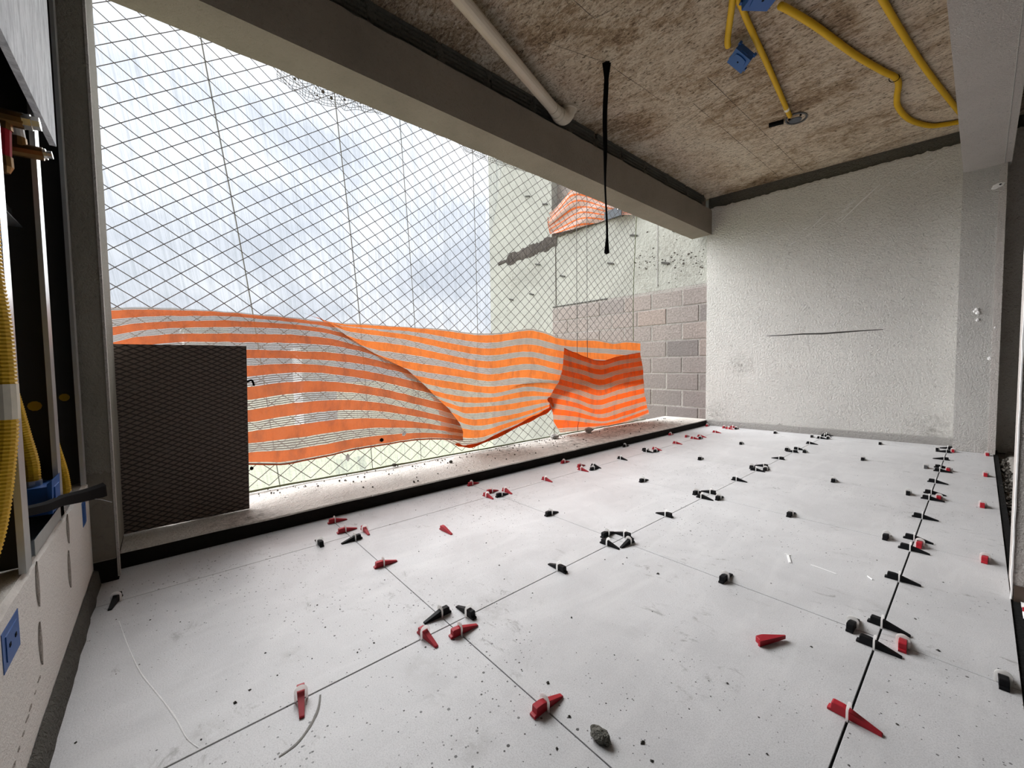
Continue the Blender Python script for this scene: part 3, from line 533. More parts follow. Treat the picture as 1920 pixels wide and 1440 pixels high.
WEDGES = [
    ('red', -1.937, 0.576, 90, 'red levelling wedge in white clip at the curb on nearest cross joint'),
    ('red', -1.796, 0.576, 90, 'red levelling wedge in white clip, left of curb-side joint on nearest cross joint'),
    ('black', -1.68, 0.576, 270, 'black levelling wedge in white clip, right of curb-side joint on nearest cross joint'),
    ('red', -1.738, 0.641, 0, 'red levelling wedge in white clip, far side of nearest crossing on curb-side joint'),
    ('black', -1.738, 0.456, 180, 'black levelling wedge in white clip, near side of nearest crossing on curb-side joint'),
    ('red', -1.393, 0.576, 90, 'red levelling wedge in white clip on nearest cross joint between curb-side and middle joints'),
    ('red', -1.977, 1.376, 90, 'red levelling wedge in white clip at the curb on second-nearest cross joint'),
    ('red', -1.785, 1.376, 90, 'red levelling wedge in white clip, left of curb-side joint on second-nearest cross joint'),
    ('red', -1.738, 1.312, 0, 'red levelling wedge in white clip, near side of second-nearest crossing on curb-side joint'),
    ('black', -1.7, 1.376, 90, 'black levelling wedge in white clip, right of curb-side joint on second-nearest cross joint'),
    ('red', -1.738, 1.442, 0, 'red levelling wedge in white clip, far side of second-nearest crossing on curb-side joint'),
    ('red', -1.738, 1.766, 0, 'red levelling wedge in white clip on curb-side joint between second-nearest and third-nearest crossings'),
    ('black', -1.325, 1.376, 90, 'black levelling wedge in white clip on second-nearest cross joint between curb-side and middle joints'),
    ('red', -1.958, 2.177, 90, 'red levelling wedge in white clip at the curb on third-nearest cross joint'),
    ('red', -1.808, 2.177, 90, 'red levelling wedge in white clip, left of curb-side joint on third-nearest cross joint'),
    ('red', -1.738, 2.109, 0, 'red levelling wedge in white clip, near side of third-nearest crossing on curb-side joint'),
    ('black', -1.695, 2.177, 90, 'black levelling wedge in white clip, right of curb-side joint on third-nearest cross joint'),
    ('black', -1.738, 2.244, 0, 'black levelling wedge in white clip, far side of third-nearest crossing on curb-side joint'),
    ('black', -1.738, 2.567, 0, 'black levelling wedge in white clip on curb-side joint between third-nearest and fourth-nearest crossings'),
    ('black', -1.978, 2.977, 90, 'black levelling wedge in white clip at the curb on fourth-nearest cross joint'),
    ('black', -1.787, 2.977, 90, 'black levelling wedge in white clip, left of curb-side joint on fourth-nearest cross joint'),
    ('black', -1.738, 2.923, 0, 'black levelling wedge in white clip, near side of fourth-nearest crossing on curb-side joint'),
    ('red', -1.738, 3.053, 0, 'red levelling wedge in white clip, far side of fourth-nearest crossing on curb-side joint'),
    ('black', -1.692, 2.977, 90, 'black levelling wedge in white clip, right of curb-side joint on fourth-nearest cross joint'),
    ('black', -1.32, 2.177, 90, 'black levelling wedge in white clip on third-nearest cross joint between curb-side and middle joints'),
    ('red', -1.738, 3.404, 0, 'red levelling wedge in white clip on curb-side joint between fourth-nearest and second-farthest crossings'),
    ('red', -1.988, 3.777, 90, 'red levelling wedge in white clip at the curb on second-farthest cross joint'),
    ('red', -1.826, 3.777, 90, 'red levelling wedge in white clip, left of curb-side joint on second-farthest cross joint'),
    ('red', -1.738, 3.734, 0, 'red levelling wedge in white clip, near side of second-farthest crossing on curb-side joint'),
    ('red', -1.738, 3.877, 0, 'red levelling wedge in white clip, far side of second-farthest crossing on curb-side joint'),
    ('black', -1.696, 3.777, 90, 'black levelling wedge in white clip, right of curb-side joint on second-farthest cross joint'),
    ('red', -1.738, 4.216, 0, 'red levelling wedge in white clip on curb-side joint between second-farthest and farthest crossings'),
    ('black', -1.335, 2.977, 90, 'black levelling wedge in white clip on fourth-nearest cross joint between curb-side and middle joints'),
    ('black', -1.343, 3.777, 90, 'black levelling wedge in white clip on second-farthest cross joint between curb-side and middle joints'),
    ('red', -1.978, 4.577, 90, 'red levelling wedge in white clip at the curb on farthest cross joint'),
    ('red', -1.8, 4.577, 90, 'red levelling wedge in white clip, left of curb-side joint on farthest cross joint'),
    ('red', -1.738, 4.534, 0, 'red levelling wedge in white clip, near side of farthest crossing on curb-side joint'),
    ('red', -1.738, 4.646, 0, 'red levelling wedge in white clip, far side of farthest crossing on curb-side joint'),
    ('black', -1.679, 4.577, 90, 'black levelling wedge in white clip, right of curb-side joint on farthest cross joint'),
    ('red', -1.738, 4.8, 0, 'red levelling wedge in white clip on curb-side joint between farthest and farthest crossings'),
    ('black', -0.945, 2.595, 0, 'black levelling wedge in white clip on middle joint between third-nearest and fourth-nearest crossings'),
    ('black', -1.317, 4.577, 90, 'black levelling wedge in white clip on farthest cross joint between curb-side and middle joints'),
    ('black', -1.017, 4.577, 90, 'black levelling wedge in white clip, left of middle joint on farthest cross joint'),
    ('black', -0.945, 4.69, 0, 'black levelling wedge in white clip, far side of farthest crossing on middle joint'),
    ('black', -0.945, 4.536, 0, 'black levelling wedge in white clip, near side of farthest crossing on middle joint'),
    ('black', -0.896, 4.577, 90, 'black levelling wedge in white clip, right of middle joint on farthest cross joint'),
    ('black', -0.945, 4.763, 0, 'black levelling wedge in white clip on middle joint between farthest and farthest crossings'),
    ('black', -0.945, 4.19, 0, 'black levelling wedge in white clip on middle joint between second-farthest and farthest crossings'),
    ('black', -1.001, 3.777, 90, 'black levelling wedge in white clip, left of middle joint on second-farthest cross joint'),
    ('black', -0.945, 3.853, 0, 'black levelling wedge in white clip, far side of second-farthest crossing on middle joint'),
    ('black', -0.945, 3.717, 180, 'black levelling wedge in white clip, near side of second-farthest crossing on middle joint'),
    ('black', -0.883, 3.777, 90, 'black levelling wedge in white clip, right of middle joint on second-farthest cross joint'),
    ('black', -0.945, 3.387, 180, 'black levelling wedge in white clip on middle joint between fourth-nearest and second-farthest crossings'),
    ('black', -0.99, 2.977, 90, 'black levelling wedge in white clip, left of middle joint on fourth-nearest cross joint'),
    ('black', -0.945, 3.066, 180, 'black levelling wedge in white clip, far side of fourth-nearest crossing on middle joint'),
    ('black', -0.945, 2.921, 0, 'black levelling wedge in white clip, near side of fourth-nearest crossing on middle joint'),
    ('black', -0.908, 2.977, 90, 'black levelling wedge in white clip, right of middle joint on fourth-nearest cross joint'),
    ('black', -0.541, 4.577, 90, 'black levelling wedge in white clip on farthest cross joint between middle and right-hand joints'),
    ('black', -0.535, 3.777, 90, 'black levelling wedge in white clip on second-farthest cross joint between middle and right-hand joints'),
    ('black', -0.552, 2.977, 90, 'black levelling wedge in white clip on fourth-nearest cross joint between middle and right-hand joints'),
    ('black', -0.997, 2.177, 90, 'black levelling wedge in white clip, left of middle joint on third-nearest cross joint'),
    ('black', -0.945, 2.239, 180, 'black levelling wedge in white clip, far side of third-nearest crossing on middle joint'),
    ('black', -0.945, 2.128, 0, 'black levelling wedge in white clip, near side of third-nearest crossing on middle joint'),
    ('black', -0.879, 2.177, 90, 'black levelling wedge in white clip, right of middle joint on third-nearest cross joint'),
    ('black', -0.56, 2.177, 90, 'black levelling wedge in white clip on third-nearest cross joint between middle and right-hand joints'),
    ('black', -0.945, 1.758, 180, 'black levelling wedge in white clip on middle joint between second-nearest and third-nearest crossings'),
    ('black', -1.001, 1.376, 90, 'black levelling wedge in white clip, left of middle joint on second-nearest cross joint'),
    ('black', -0.945, 1.424, 180, 'black levelling wedge in white clip, far side of second-nearest crossing on middle joint'),
    ('black', -0.945, 1.306, 0, 'black levelling wedge in white clip, near side of second-nearest crossing on middle joint'),
    ('black', -0.897, 1.376, 270, 'black levelling wedge in white clip, right of middle joint on second-nearest cross joint'),
    ('black', -0.945, 1.022, 180, 'black levelling wedge in white clip on middle joint between nearest and second-nearest crossings'),
    ('black', -0.533, 1.376, 90, 'black levelling wedge in white clip on second-nearest cross joint between middle and right-hand joints'),
    ('black', -0.208, 4.577, 90, 'black levelling wedge in white clip, left of right-hand joint on farthest cross joint'),
    ('black', -0.155, 4.691, 180, 'black levelling wedge in white clip, far side of farthest crossing on right-hand joint'),
    ('black', -0.155, 4.508, 180, 'black levelling wedge in white clip, near side of farthest crossing on right-hand joint'),
    ('red', -0.123, 4.577, 90, 'red levelling wedge in white clip, right of right-hand joint on farthest cross joint'),
    ('red', 0.047, 4.577, 90, 'red levelling wedge in white clip at right floor edge on farthest cross joint'),
    ('black', -0.155, 4.172, 180, 'black levelling wedge in white clip on right-hand joint between second-farthest and farthest crossings'),
    ('grey', -0.22, 3.777, 90, 'grey levelling wedge in white clip, left of right-hand joint on second-farthest cross joint'),
    ('black', -0.155, 3.847, 0, 'black levelling wedge in white clip, far side of second-farthest crossing on right-hand joint'),
    ('black', -0.155, 3.72, 0, 'black levelling wedge in white clip, near side of second-farthest crossing on right-hand joint'),
    ('red', -0.118, 3.777, 90, 'red levelling wedge in white clip, right of right-hand joint on second-farthest cross joint'),
    ('red', 0.036, 3.777, 90, 'red levelling wedge in white clip at right floor edge on second-farthest cross joint'),
    ('black', -0.155, 3.364, 0, 'black levelling wedge in white clip on right-hand joint between fourth-nearest and second-farthest crossings'),
    ('black', -0.235, 2.977, 90, 'black levelling wedge in white clip, left of right-hand joint on fourth-nearest cross joint'),
    ('black', -0.155, 3.069, 0, 'black levelling wedge in white clip, far side of fourth-nearest crossing on right-hand joint'),
    ('black', -0.155, 2.937, 0, 'black levelling wedge in white clip, near side of fourth-nearest crossing on right-hand joint'),
    ('red', -0.122, 2.977, 90, 'red levelling wedge in white clip, right of right-hand joint on fourth-nearest cross joint'),
    ('red', 0.023, 2.977, 90, 'red levelling wedge in white clip at right floor edge on fourth-nearest cross joint'),
    ('black', -0.155, 2.568, 0, 'black levelling wedge in white clip on right-hand joint between third-nearest and fourth-nearest crossings'),
    ('black', -0.231, 2.177, 90, 'black levelling wedge in white clip, left of right-hand joint on third-nearest cross joint'),
    ('black', -0.155, 2.234, 0, 'black levelling wedge in white clip, far side of third-nearest crossing on right-hand joint'),
    ('black', -0.155, 2.103, 0, 'black levelling wedge in white clip, near side of third-nearest crossing on right-hand joint'),
    ('red', -0.135, 2.177, 90, 'red levelling wedge in white clip, right of right-hand joint on third-nearest cross joint'),
    ('red', 0.028, 2.177, 90, 'red levelling wedge in white clip at right floor edge on third-nearest cross joint'),
    ('black', -0.155, 1.786, 0, 'black levelling wedge in white clip on right-hand joint between second-nearest and third-nearest crossings'),
    ('black', -0.155, 1.442, 0, 'black levelling wedge in white clip, far side of second-nearest crossing on right-hand joint'),
    ('black', -0.155, 1.32, 0, 'black levelling wedge in white clip, near side of second-nearest crossing on right-hand joint'),
    ('black', -0.207, 1.376, 90, 'black levelling wedge in white clip, left of right-hand joint on second-nearest cross joint'),
    ('red', -0.109, 1.376, 90, 'red levelling wedge in white clip, right of right-hand joint on second-nearest cross joint'),
    ('black', 0.051, 1.376, 90, 'black levelling wedge in white clip at right floor edge on second-nearest cross joint'),
    ('red', -0.155, 1.016, 0, 'red levelling wedge in white clip on right-hand joint between nearest and second-nearest crossings'),
    ('black', -0.997, 0.576, 270, 'black levelling wedge in white clip, left of middle joint on nearest cross joint'),
    ('black', -0.945, 0.639, 180, 'black levelling wedge in white clip, far side of nearest crossing on middle joint'),
    ('red', -0.895, 0.576, 90, 'red levelling wedge in white clip, right of middle joint on nearest cross joint'),
    ('red', -0.945, 0.499, 0, 'red levelling wedge in white clip, near side of nearest crossing on middle joint'),
    ('red', -0.577, 0.576, 90, 'red levelling wedge in white clip on nearest cross joint between middle and right-hand joints'),
    ('red', -0.945, 0.199, 0, 'red levelling wedge in white clip on middle joint, nearer than its first crossing'),
    ('black', -1.738, -0.137, 0, 'black levelling wedge in white clip on curb-side joint, nearer than its first crossing'),
]


# ================================================================== SETTING
CZ = 2.53                                   # ceiling height
XB, XA, XC, XD, XK = -0.155, -0.945, -1.738, 0.077, -2.018
YR = [0.576, 1.376, 2.177, 2.977, 3.777, 4.577]
def far_y(x): return 4.66 + 0.1146 * (x + 2.03)

# --- floor: mortar bed with one object per tile
b = MB().box(XK, 0.10, -0.22, 4.95, -0.06, -0.0035)
floor = tag(b.build('floor', M_JOINT), 'balcony floor of large pale porcelain tiles being levelled', kind='structure')
xs = [(XK + 0.002, XC - 0.0012), (XC + 0.0014, XA - 0.0018), (XA + 0.0018, XB - 0.0022), (XB + 0.0022, XD)]
ys = [-0.196] + YR + [None]
for i, (x0, x1) in enumerate(xs):
    for j in range(len(ys) - 1):
        y0 = ys[j] + 0.0013
        top = rnd.uniform(-0.0004, 0.0004)
        if ys[j + 1] is None:
            ya, yb = far_y(x0) - 0.012, far_y(x1) - 0.012
            if i == 3: ya = yb = 4.655
            if i == 3: x0b = x0
        else:
            ya = yb = ys[j + 1] - 0.0013
        e = 0.0005
        t_ = MB()
        P = [(x0, y0), (x1, y0), (x1, yb), (x0, ya)]
        Q = [(x0 + e, y0 + e), (x1 - e, y0 + e), (x1 - e, yb - e), (x0 + e, ya - e)]
        t_.v = [(x, y, -0.0035) for x, y in P] + [(x, y, top - e) for x, y in P] + [(x, y, top) for x, y in Q]
        t_.f = [(3, 2, 1, 0), (8, 9, 10, 11)]
        for k in range(4):
            k2 = (k + 1) % 4
            t_.f += [(k, k2, 4 + k2, 4 + k), (4 + k, 4 + k2, 8 + k2, 8 + k)]
        t_.build('tile', M_TILE, floor)

def floor_mark(name, pts, wd, mat, z=0.0007):
    s_ = MB(); r_ = []; P = spline([(x, y, z) for x, y in pts], 5)
    for i, p in enumerate(P):
        d = (P[min(i + 1, len(P) - 1)] - P[max(i - 1, 0)]).normalized(); q = Vector((-d.y, d.x, 0))
        h = wd * (0.45 + 0.55 * sin(pi * min(max(i / (len(P) - 1), 0.08), 0.92))) * (1 + 0.5 * mnoise.noise(Vector((i * 0.7, wd * 900, 0))))
        r_.append([tuple(p - q * h), tuple(p + Vector((0, 0, 0.0002))), tuple(p + q * h)])
    s_.grid(r_); return s_.build(name, mat, floor)
floor_mark('scuff_arc', [(-0.93, 0.234), (-0.893, 0.219), (-0.861, 0.195), (-0.837, 0.165), (-0.83, 0.134)], 0.0028, M_SCUFF)
floor_mark('pale_streak', [(-1.597, -0.123), (-1.425, -0.095), (-1.291, -0.069), (-1.206, -0.046), (-1.128, -0.024), (-1.061, -0.007), (-0.993, 0.007), (-0.953, 0.023)], 0.0014, M_STREAK)

# --- living-room side: rough slab, enclosed and dark
b = MB().box(0.10, 4.2, -0.22, 5.10, -0.10, -0.030)
tag(b.build('floor', M_SCREED), 'rough unfinished living-room slab beside the balcony tiles', kind='structure')
b = MB()
rows = []
for i in range(60):
    y = 1.9 + i * 0.053
    rows.append([(0.135 + 0.02 * mnoise.noise(Vector((y * 6, 0, 0))), y, -0.028),
                 (0.16, y, -0.006 + 0.006 * mnoise.noise(Vector((y * 9, 3, 0)))),
                 (0.30, y, -0.005 + 0.008 * mnoise.noise(Vector((y * 7, 7, 0)))), (0.45, y, -0.028)])
b.grid(rows)
tag(b.build('trim_1', M_SCREED, smooth=True), 'pale strip of rough screed along the tile edge', kind='structure')

# --- ceiling
b = MB().box(-2.3, 4.2, -0.5, 5.2, CZ, CZ + 0.15)
ceil = tag(b.build('ceiling', M_CEIL), 'brown stained raw concrete ceiling slab', kind='structure')
def seam(pts, wd=0.0034, dp=0.004):
    s_ = MB()
    pts = spline(pts, 6)
    pp = []
    for i, p in enumerate(pts):
        k = mnoise.noise(Vector((p.x * 9, p.y * 9, 1))) * 0.004
        pp.append((p.x + k, p.y + k, CZ + 0.0012))
    s_.tube(pp, [wd * (0.5 + 0.5 * abs(mnoise.noise(Vector((p[0] * 20, p[1] * 20, 4))))) for p in pp], 5)
    return s_.build('form_seam', M_SPALL, ceil)
for a, c in (((-1.37, 2.90), (-1.353, 4.66)), ((-1.192, 2.71), (-1.168, 4.72)), ((-1.53, 2.11), (-1.42, 2.125)),
             ((-1.38, 1.50), (-1.379, 1.80)), ((-1.38, 1.80), (-1.26, 1.83)), ((-1.223, 2.98), (-1.545, 3.10)), ((-0.33, 4.03), (-0.13, 3.97)),
             ((-1.66, 1.7), (-1.53, 2.11)), ((-1.53, 2.11), (-1.50, 2.7)), ((-1.95, 2.63), (-1.82, 2.60))):
    seam([(a[0], a[1], CZ), ((a[0] + c[0]) / 2, (a[1] + c[1]) / 2, CZ), (c[0], c[1], CZ)])

# --- edge beam over the opening
b = MB()
n = 90
rows_f = []
for i in range(n + 1):
    y = -0.5 + (4.655 + 0.5) * i / n
    zt = 2.383 + 0.010 * mnoise.noise(Vector((y * 5, 0, 0))) + 0.008 * mnoise.noise(Vector((y * 23, 5, 0)))
    xo = -2.202 + 0.006 * mnoise.noise(Vector((y * 6, 9, 0))) + 0.004 * mnoise.noise(Vector((y * 31, 9, 0)))
    rows_f.append([(-2.202, y, CZ + 0.2), (xo, y, 2.12 + 0.003 * mnoise.noise(Vector((y * 9, 2, 0)))), (-1.985, y, 2.12), (-1.985, y, zt), (-2.052, y, zt + 0.004), (-2.052, y, CZ + 0.2)])
b.grid(rows_f)
b.f.append(tuple(range(6))); b.f.append(tuple(n * 6 + k for k in range(6)))
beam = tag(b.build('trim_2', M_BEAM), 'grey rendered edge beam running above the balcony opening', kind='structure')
# ribbed hollow blocks showing above the render
y = 0.2; k = 0
while y < 4.55:
    L_ = min(0.30 + 0.08 * rnd.random(), 4.6 - y)
    prof = [(-2.056, 2.375), (-2.056, CZ)]
    z = CZ
    nr = 6
    dz = (CZ - 2.375) / nr
    for r in range(nr):
        z1 = CZ - r * dz
        prof += [(-2.030, z1 - 0.003), (-2.030, z1 - dz * 0.62), (-2.040, z1 - dz * 0.72), (-2.040, z1 - dz + 0.001)]
    rb = MB().prism([(x, zz) for x, zz in prof], y + 0.006, y + L_ - 0.012, axis=1)
    # prism axis=1 gives (a, y, b)
    o = rb.build('ribbed_block', M_MORTAR, beam)
    mb = MB()
    for q in range(5):
        mb.rock((-2.036 + 0.006 * rnd.random(), y + L_ + 0.004 + 0.03 * (rnd.random() - 0.5), 2.385 + 0.13 * rnd.random()), (0.012, 0.03, 0.03), seed=k * 9 + q)
    o2 = mb.build('mortar_joint', M_MORTAR, beam)
    y += L_ + 0.02; k += 1

# --- curb / ledge under the opening
b = MB()
n = 80
rows_f = []
for i in range(n + 1):
    y = -0.5 + (4.70 + 0.5) * i / n
    zt = 0.060 + 0.003 * mnoise.noise(Vector((y * 4, 1, 0)))
    j1 = 0.004 * mnoise.noise(Vector((y * 11, 4, 0)))
    rows_f.append([(-2.022, y, -0.05), (-2.020, y, zt - 0.006), (-2.026 + j1, y, zt), (-2.12, y, zt + 0.004 * mnoise.noise(Vector((y * 7, 5, 0)))),
                   (-2.27, y, zt - 0.002 + 0.005 * mnoise.noise(Vector((y * 6, 8, 0)))), (-2.42, y, zt - 0.003 + 0.006 * mnoise.noise(Vector((y * 6, 11, 0)))),
                   (-2.54, y, zt - 0.006 + 0.004 * mnoise.noise(Vector((y * 9, 14, 0)))), (-2.56 + 0.012 * mnoise.noise(Vector((y * 13, 17, 0))), y, zt - 0.02), (-2.56, y, -0.4)])
b.grid(rows_f)
curb_me = b.mesh('trim_3', M_CURB, smooth=False)
curb_me.materials.append(M_TAR)
m_ = len(rows_f[0]) - 1
for p in curb_me.polygons:
    c0 = p.center
    if c0.x > -2.0225 and c0.z < 0.052:
        p.material_index = 1
tag(link('trim_3', curb_me), 'concrete curb below the opening, black inner face and dusty top', kind='structure')

# --- far wall (slightly skewed) with raw band on top and mortar skirting
b = MB()
x0, x1 = -2.035, 0.20
nrm = Vector((0.1146, -1, 0)).normalized()
b.hexa([(x0, far_y(x0) + 0.03, -0.1), (x1, far_y(x1) + 0.03, -0.1), (x1, far_y(x1) + 0.3, -0.1), (x0, far_y(x0) + 0.3, -0.1),
        (x0, far_y(x0) + 0.03, CZ), (x1, far_y(x1) + 0.03, CZ), (x1, far_y(x1) + 0.3, CZ), (x0, far_y(x0) + 0.3, CZ)])
wall_far = tag(b.build('wall_far', M_MORTAR), 'rough white plastered end wall of the balcony', kind='structure')
b = MB()
n = 120; top = []; bot = []
rows_f = []
for i in range(n + 1):
    x = x0 + (x1 - x0) * i / n
    zt = 2.405 + 0.025 * i / n + 0.014 * mnoise.noise(Vector((x * 9, 0, 3))) + 0.012 * mnoise.noise(Vector((x * 31, 0, 5)))
    yy = far_y(x)
    rows_f.append([(x, yy + 0.031, zt + 0.006), (x, yy + 0.004, zt), (x, yy, zt - 0.02), (x, yy, 1.2), (x, yy, -0.02)])
b.grid(rows_f)
b.quad((x0, far_y(x0), -0.02), (x0, far_y(x0) + 0.031, -0.02), (x0, far_y(x0) + 0.031, 2.40), (x0, far_y(x0), 2.39))
b.build('plaster_coat', M_WALL, wall_far)
# sooty pencil-like stroke and scratches on the plaster
def wall_strip(name, pts, wd, mat, parent=wall_far):
    s_ = MB(); r_ = []
    for i, (x, z) in enumerate(pts):
        f = i / (len(pts) - 1); h = wd * (0.25 + 0.75 * math.sin(pi * min(max(f, 0.06), 0.94)))
        yy = far_y(x)
        r_.append([(x, yy - 0.0005, z - h), (x, yy - 0.002, z), (x, yy - 0.0005, z + h)])
    s_.grid(r_)
    return s_.build(name, mat, parent)
wall_strip('black_stroke', [(-1.454, 0.975), (-1.3, 0.974), (-1.15, 0.977), (-1.0, 0.971), (-0.85, 0.976), (-0.70, 0.98), (-0.575, 0.982)], 0.0075, M_CRUMB)
rs = random.Random(3)
for i in range(26):
    cx = -0.80 + rs.gauss(0, 0.24); f = (cx + 1.1) / 0.75
    cz = 1.98 + 0.38 * f + rs.gauss(0, 0.03); L_ = rs.uniform(0.015, 0.09)
    wall_strip('scratch', [(cx - L_ / 2, cz - L_ * 0.27), (cx, cz), (cx + L_ / 2, cz + L_ * 0.25)], rs.uniform(0.0015, 0.004), M_WHITE)
wall_strip('scratch', [(-1.113, 1.977), (-1.05, 2.035), (-0.978, 2.103)], 0.005, M_WHITE)
wall_strip('scratch', [(-0.894, 1.984), (-0.75, 2.13), (-0.62, 2.25)], 0.008, M_WHITE)

b = MB(); rows_f = []
for i in range(61):
    x = -2.03 + (2.03 - 0.12) * i / 60; yy = far_y(x)
    h = 0.060 + 0.004 * mnoise.noise(Vector((x * 8, 2, 0))) + (0.014 if 0.36 < (x + 2.03) / 1.9 < 0.385 else 0)
    rows_f.append([(x, yy - 0.001, h + 0.006), (x, yy - 0.012, h), (x, yy - 0.018, 0.03), (x, yy - 0.020, 0.0005)])
b.grid(rows_f)
tag(b.build('baseboard_far', M_MORTAR_L), 'grey mortar skirting at the foot of the end wall', kind='structure')

# --- column at the right end and beam towards the living room
b = MB()
b.box(-0.130, 0.082, 4.66, 5.05, -0.05, 2.125)
col_r = tag(b.build('trim_4', M_COLUMN), 'grey rendered column at the right end of the far wall', kind='structure')
b = MB().box(0.048, 0.086, 4.654, 4.70, 0.0, 2.12)
b.build('corner_bead', M_SOFFIT, col_r)
b = MB()
for (x, z, r) in ((-0.035, 1.085, 0.012), (-0.028, 1.06, 0.014), (-0.027, 1.005, 0.011), (-0.045, 1.07, 0.008), (0.058, 0.94, 0.010), (0.040, 0.715, 0.012), (0.036, 0.71, 0.008)):
    b.rock((x, 4.657, z), (r, 0.005, r * 1.2), seed=int(z * 1000))
o = b.build('plaster_blobs', M_WHITE, col_r); o['kind'] = 'stuff'
b = MB()
for (x, z, r) in ((0.045, 1.968, 0.03), (0.030, 1.955, 0.022), (0.058, 1.975, 0.02)):
    b.rock((x, 4.653, z), (r, 0.004, r * 0.6), seed=int(x * 1000))
b.build('patch', M_WHITE, col_r)
MB().rock((0.055, 4.648, 1.973), (0.008, 0.003, 0.006), 4).build('drill_hole', M_NAVY, col_r)
b = MB().box(-0.128, 0.104, -0.5, 5.05, 2.12, CZ + 0.05)
beam_r = tag(b.build('trim_5', M_SOFFIT), 'pale grey beam between balcony and living room overhead', kind='structure')
MB().prism([(0.068, 2.1195), (0.070, 2.118), (0.072, 2.1195)], -0.5, 4.655, axis=1).build('corner_bead', M_COLUMN, beam_r)

# --- stub wall beside the camera on the right
b = MB()
b.box(0.079, 0.62, 1.89, 2.10, -0.03, 2.12)
pier = tag(b.build('wall_right', M_SOFFIT), 'pale wall end rising at the right edge of the tiles', kind='structure')
b = MB(); pp = []
for i in range(70):
    z = 0.0 + 1.2 * i / 69
    pp.append((0.0775 + 0.0012 * mnoise.noise(Vector((z * 20, 0, 0))), 1.8885, z))
b.tube(pp, [0.0022 + 0.0018 * abs(mnoise.noise(Vector((i * 0.9, 5, 0)))) for i in range(70)], 5)
b.build('chipped_edge', M_WHITE, pier)
MB().box(0.082, 0.62, 1.885, 1.8895, -0.028, 0.045).build('stained_foot', M_BROWNP, pier)

# --- dark living room enclosure
b = MB().box(0.10, 4.2, 5.05, 5.2, -0.1, CZ)
tag(b.build('wall_back', M_SHADEWALL), 'dark bare wall of the living room behind the column', kind='structure')
b = MB().box(4.2, 4.35, -0.5, 5.2, -0.1, CZ)
tag(b.build('wall_east', M_SHADEWALL), 'dark bare living-room wall out of sight to the right', kind='structure')
b = MB().box(-0.6, 4.2, -0.42, -0.30, -0.1, CZ)
tag(b.build('wall_near', M_SHADEWALL), 'bare wall continuing the stud wall behind the camera', kind='structure')

# --- knee wall and stud wall on the left
b = MB(); rows_f = []
for i in range(70):
    x = -1.93 + 2.2 * i / 69
    zt = 0.352 + 0.006 * mnoise.noise(Vector((x * 12, 3, 0))) + 0.006 * mnoise.noise(Vector((x * 40, 3, 0)))
    rows_f.append([(x, -0.200, -0.05), (x, -0.200, zt - 0.008), (x, -0.208, zt), (x, -0.30, zt - 0.004 + 0.01 * mnoise.noise(Vector((x * 30, 8, 0)))), (x, -0.33, zt - 0.01), (x, -0.33, -0.05)])
b.grid(rows_f)
knee = tag(b.build('wall_left', M_KNEE), 'low white plastered wall below the open stud framing', kind='structure')
def lens(x, z0, z1, wd):
    s_ = MB(); r_ = []
    for i in range(13):
        f = i / 12; h = wd * math.sin(pi * f) ** 0.7 * (1 + 0.2 * mnoise.noise(Vector((x * 50, f * 4, 0))))
        z = z0 + (z1 - z0) * f
        r_.append([(x - h, -0.1995, z), (x - h * 0.5, -0.1978, z), (x + h * 0.5, -0.1978, z), (x + h, -0.1995, z)])
    s_.grid(r_); return s_.build('mortar_dab', M_DAB, knee)
lens(-1.524, 0.275, 0.352, 0.016); lens(-1.508, 0.165, 0.262, 0.018)
lens(-1.185, 0.262, 0.352, 0.013); lens(-1.176, 0.150, 0.236, 0.013)
for k in range(16):
    x = -1.15 + k * 0.030 + 0.012 * rnd.random(); z = 0.135 - k * 0.005 + 0.004 * rnd.random()
    MB().rock((x, -0.1997, z), (0.006 + 0.010 * rnd.random(), 0.0012, 0.0018 + 0.0015 * rnd.random()), 60 + k).build('scrape', M_DAB, knee)
b = MB(); rows_f = []
for i in range(60):
    x = -1.91 + 2.0 * i / 59
    h = 0.052 + 0.005 * mnoise.noise(Vector((x * 10, 6, 0)))
    o_ = 0.004 * mnoise.noise(Vector((x * 14, 9, 0)))
    rows_f.append([(x, -0.1985, h + 0.004), (x, -0.188, h - 0.004), (x, -0.186 + o_, 0.02), (x, -0.184 + o_, 0.0005)])
b.grid(rows_f)
tag(b.build('baseboard_left', M_SKIRT), 'dark mortar skirting at the foot of the low white wall', kind='structure')

# --- post between stud wall and opening
b = MB(); rows_f = []
for i in range(50):
    z = 0.075 + (CZ - 0.075) * i / 49
    j = 0.0015 * mnoise.noise(Vector((z * 14, 2, 0))) - (0.002 if z < 0.33 else 0)
    rows_f.append([(-1.925, -0.30, z), (-1.920, -0.205, z), (-1.920, -0.146, z), (-1.923, -0.139 + j, z), (-2.20, -0.137 + j, z), (-2.20, -0.30, z)])
b.grid(rows_f)
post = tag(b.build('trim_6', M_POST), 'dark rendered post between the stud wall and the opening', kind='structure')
MB().box(-2.20, -1.921, -0.30, -0.141, -0.05, 0.078).build('waterproofed_foot', M_TAR, post)
MB().grid([[(-1.9185, -0.204 + 0.060 * i / 12, 0.079), (-1.9180, -0.204 + 0.060 * i / 12, 0.30), (-1.9185, -0.204 + 0.060 * i / 12, 0.375 + 0.02 * mnoise.noise(Vector((i * 0.6, 3, 1))))] for i in range(13)]).build('skim_patch', M_PATCH, post)
MB().box(-1.945, -1.918, -0.143, -0.1365, 0.012, CZ).build('pale_edge', M_SOFFIT, post)

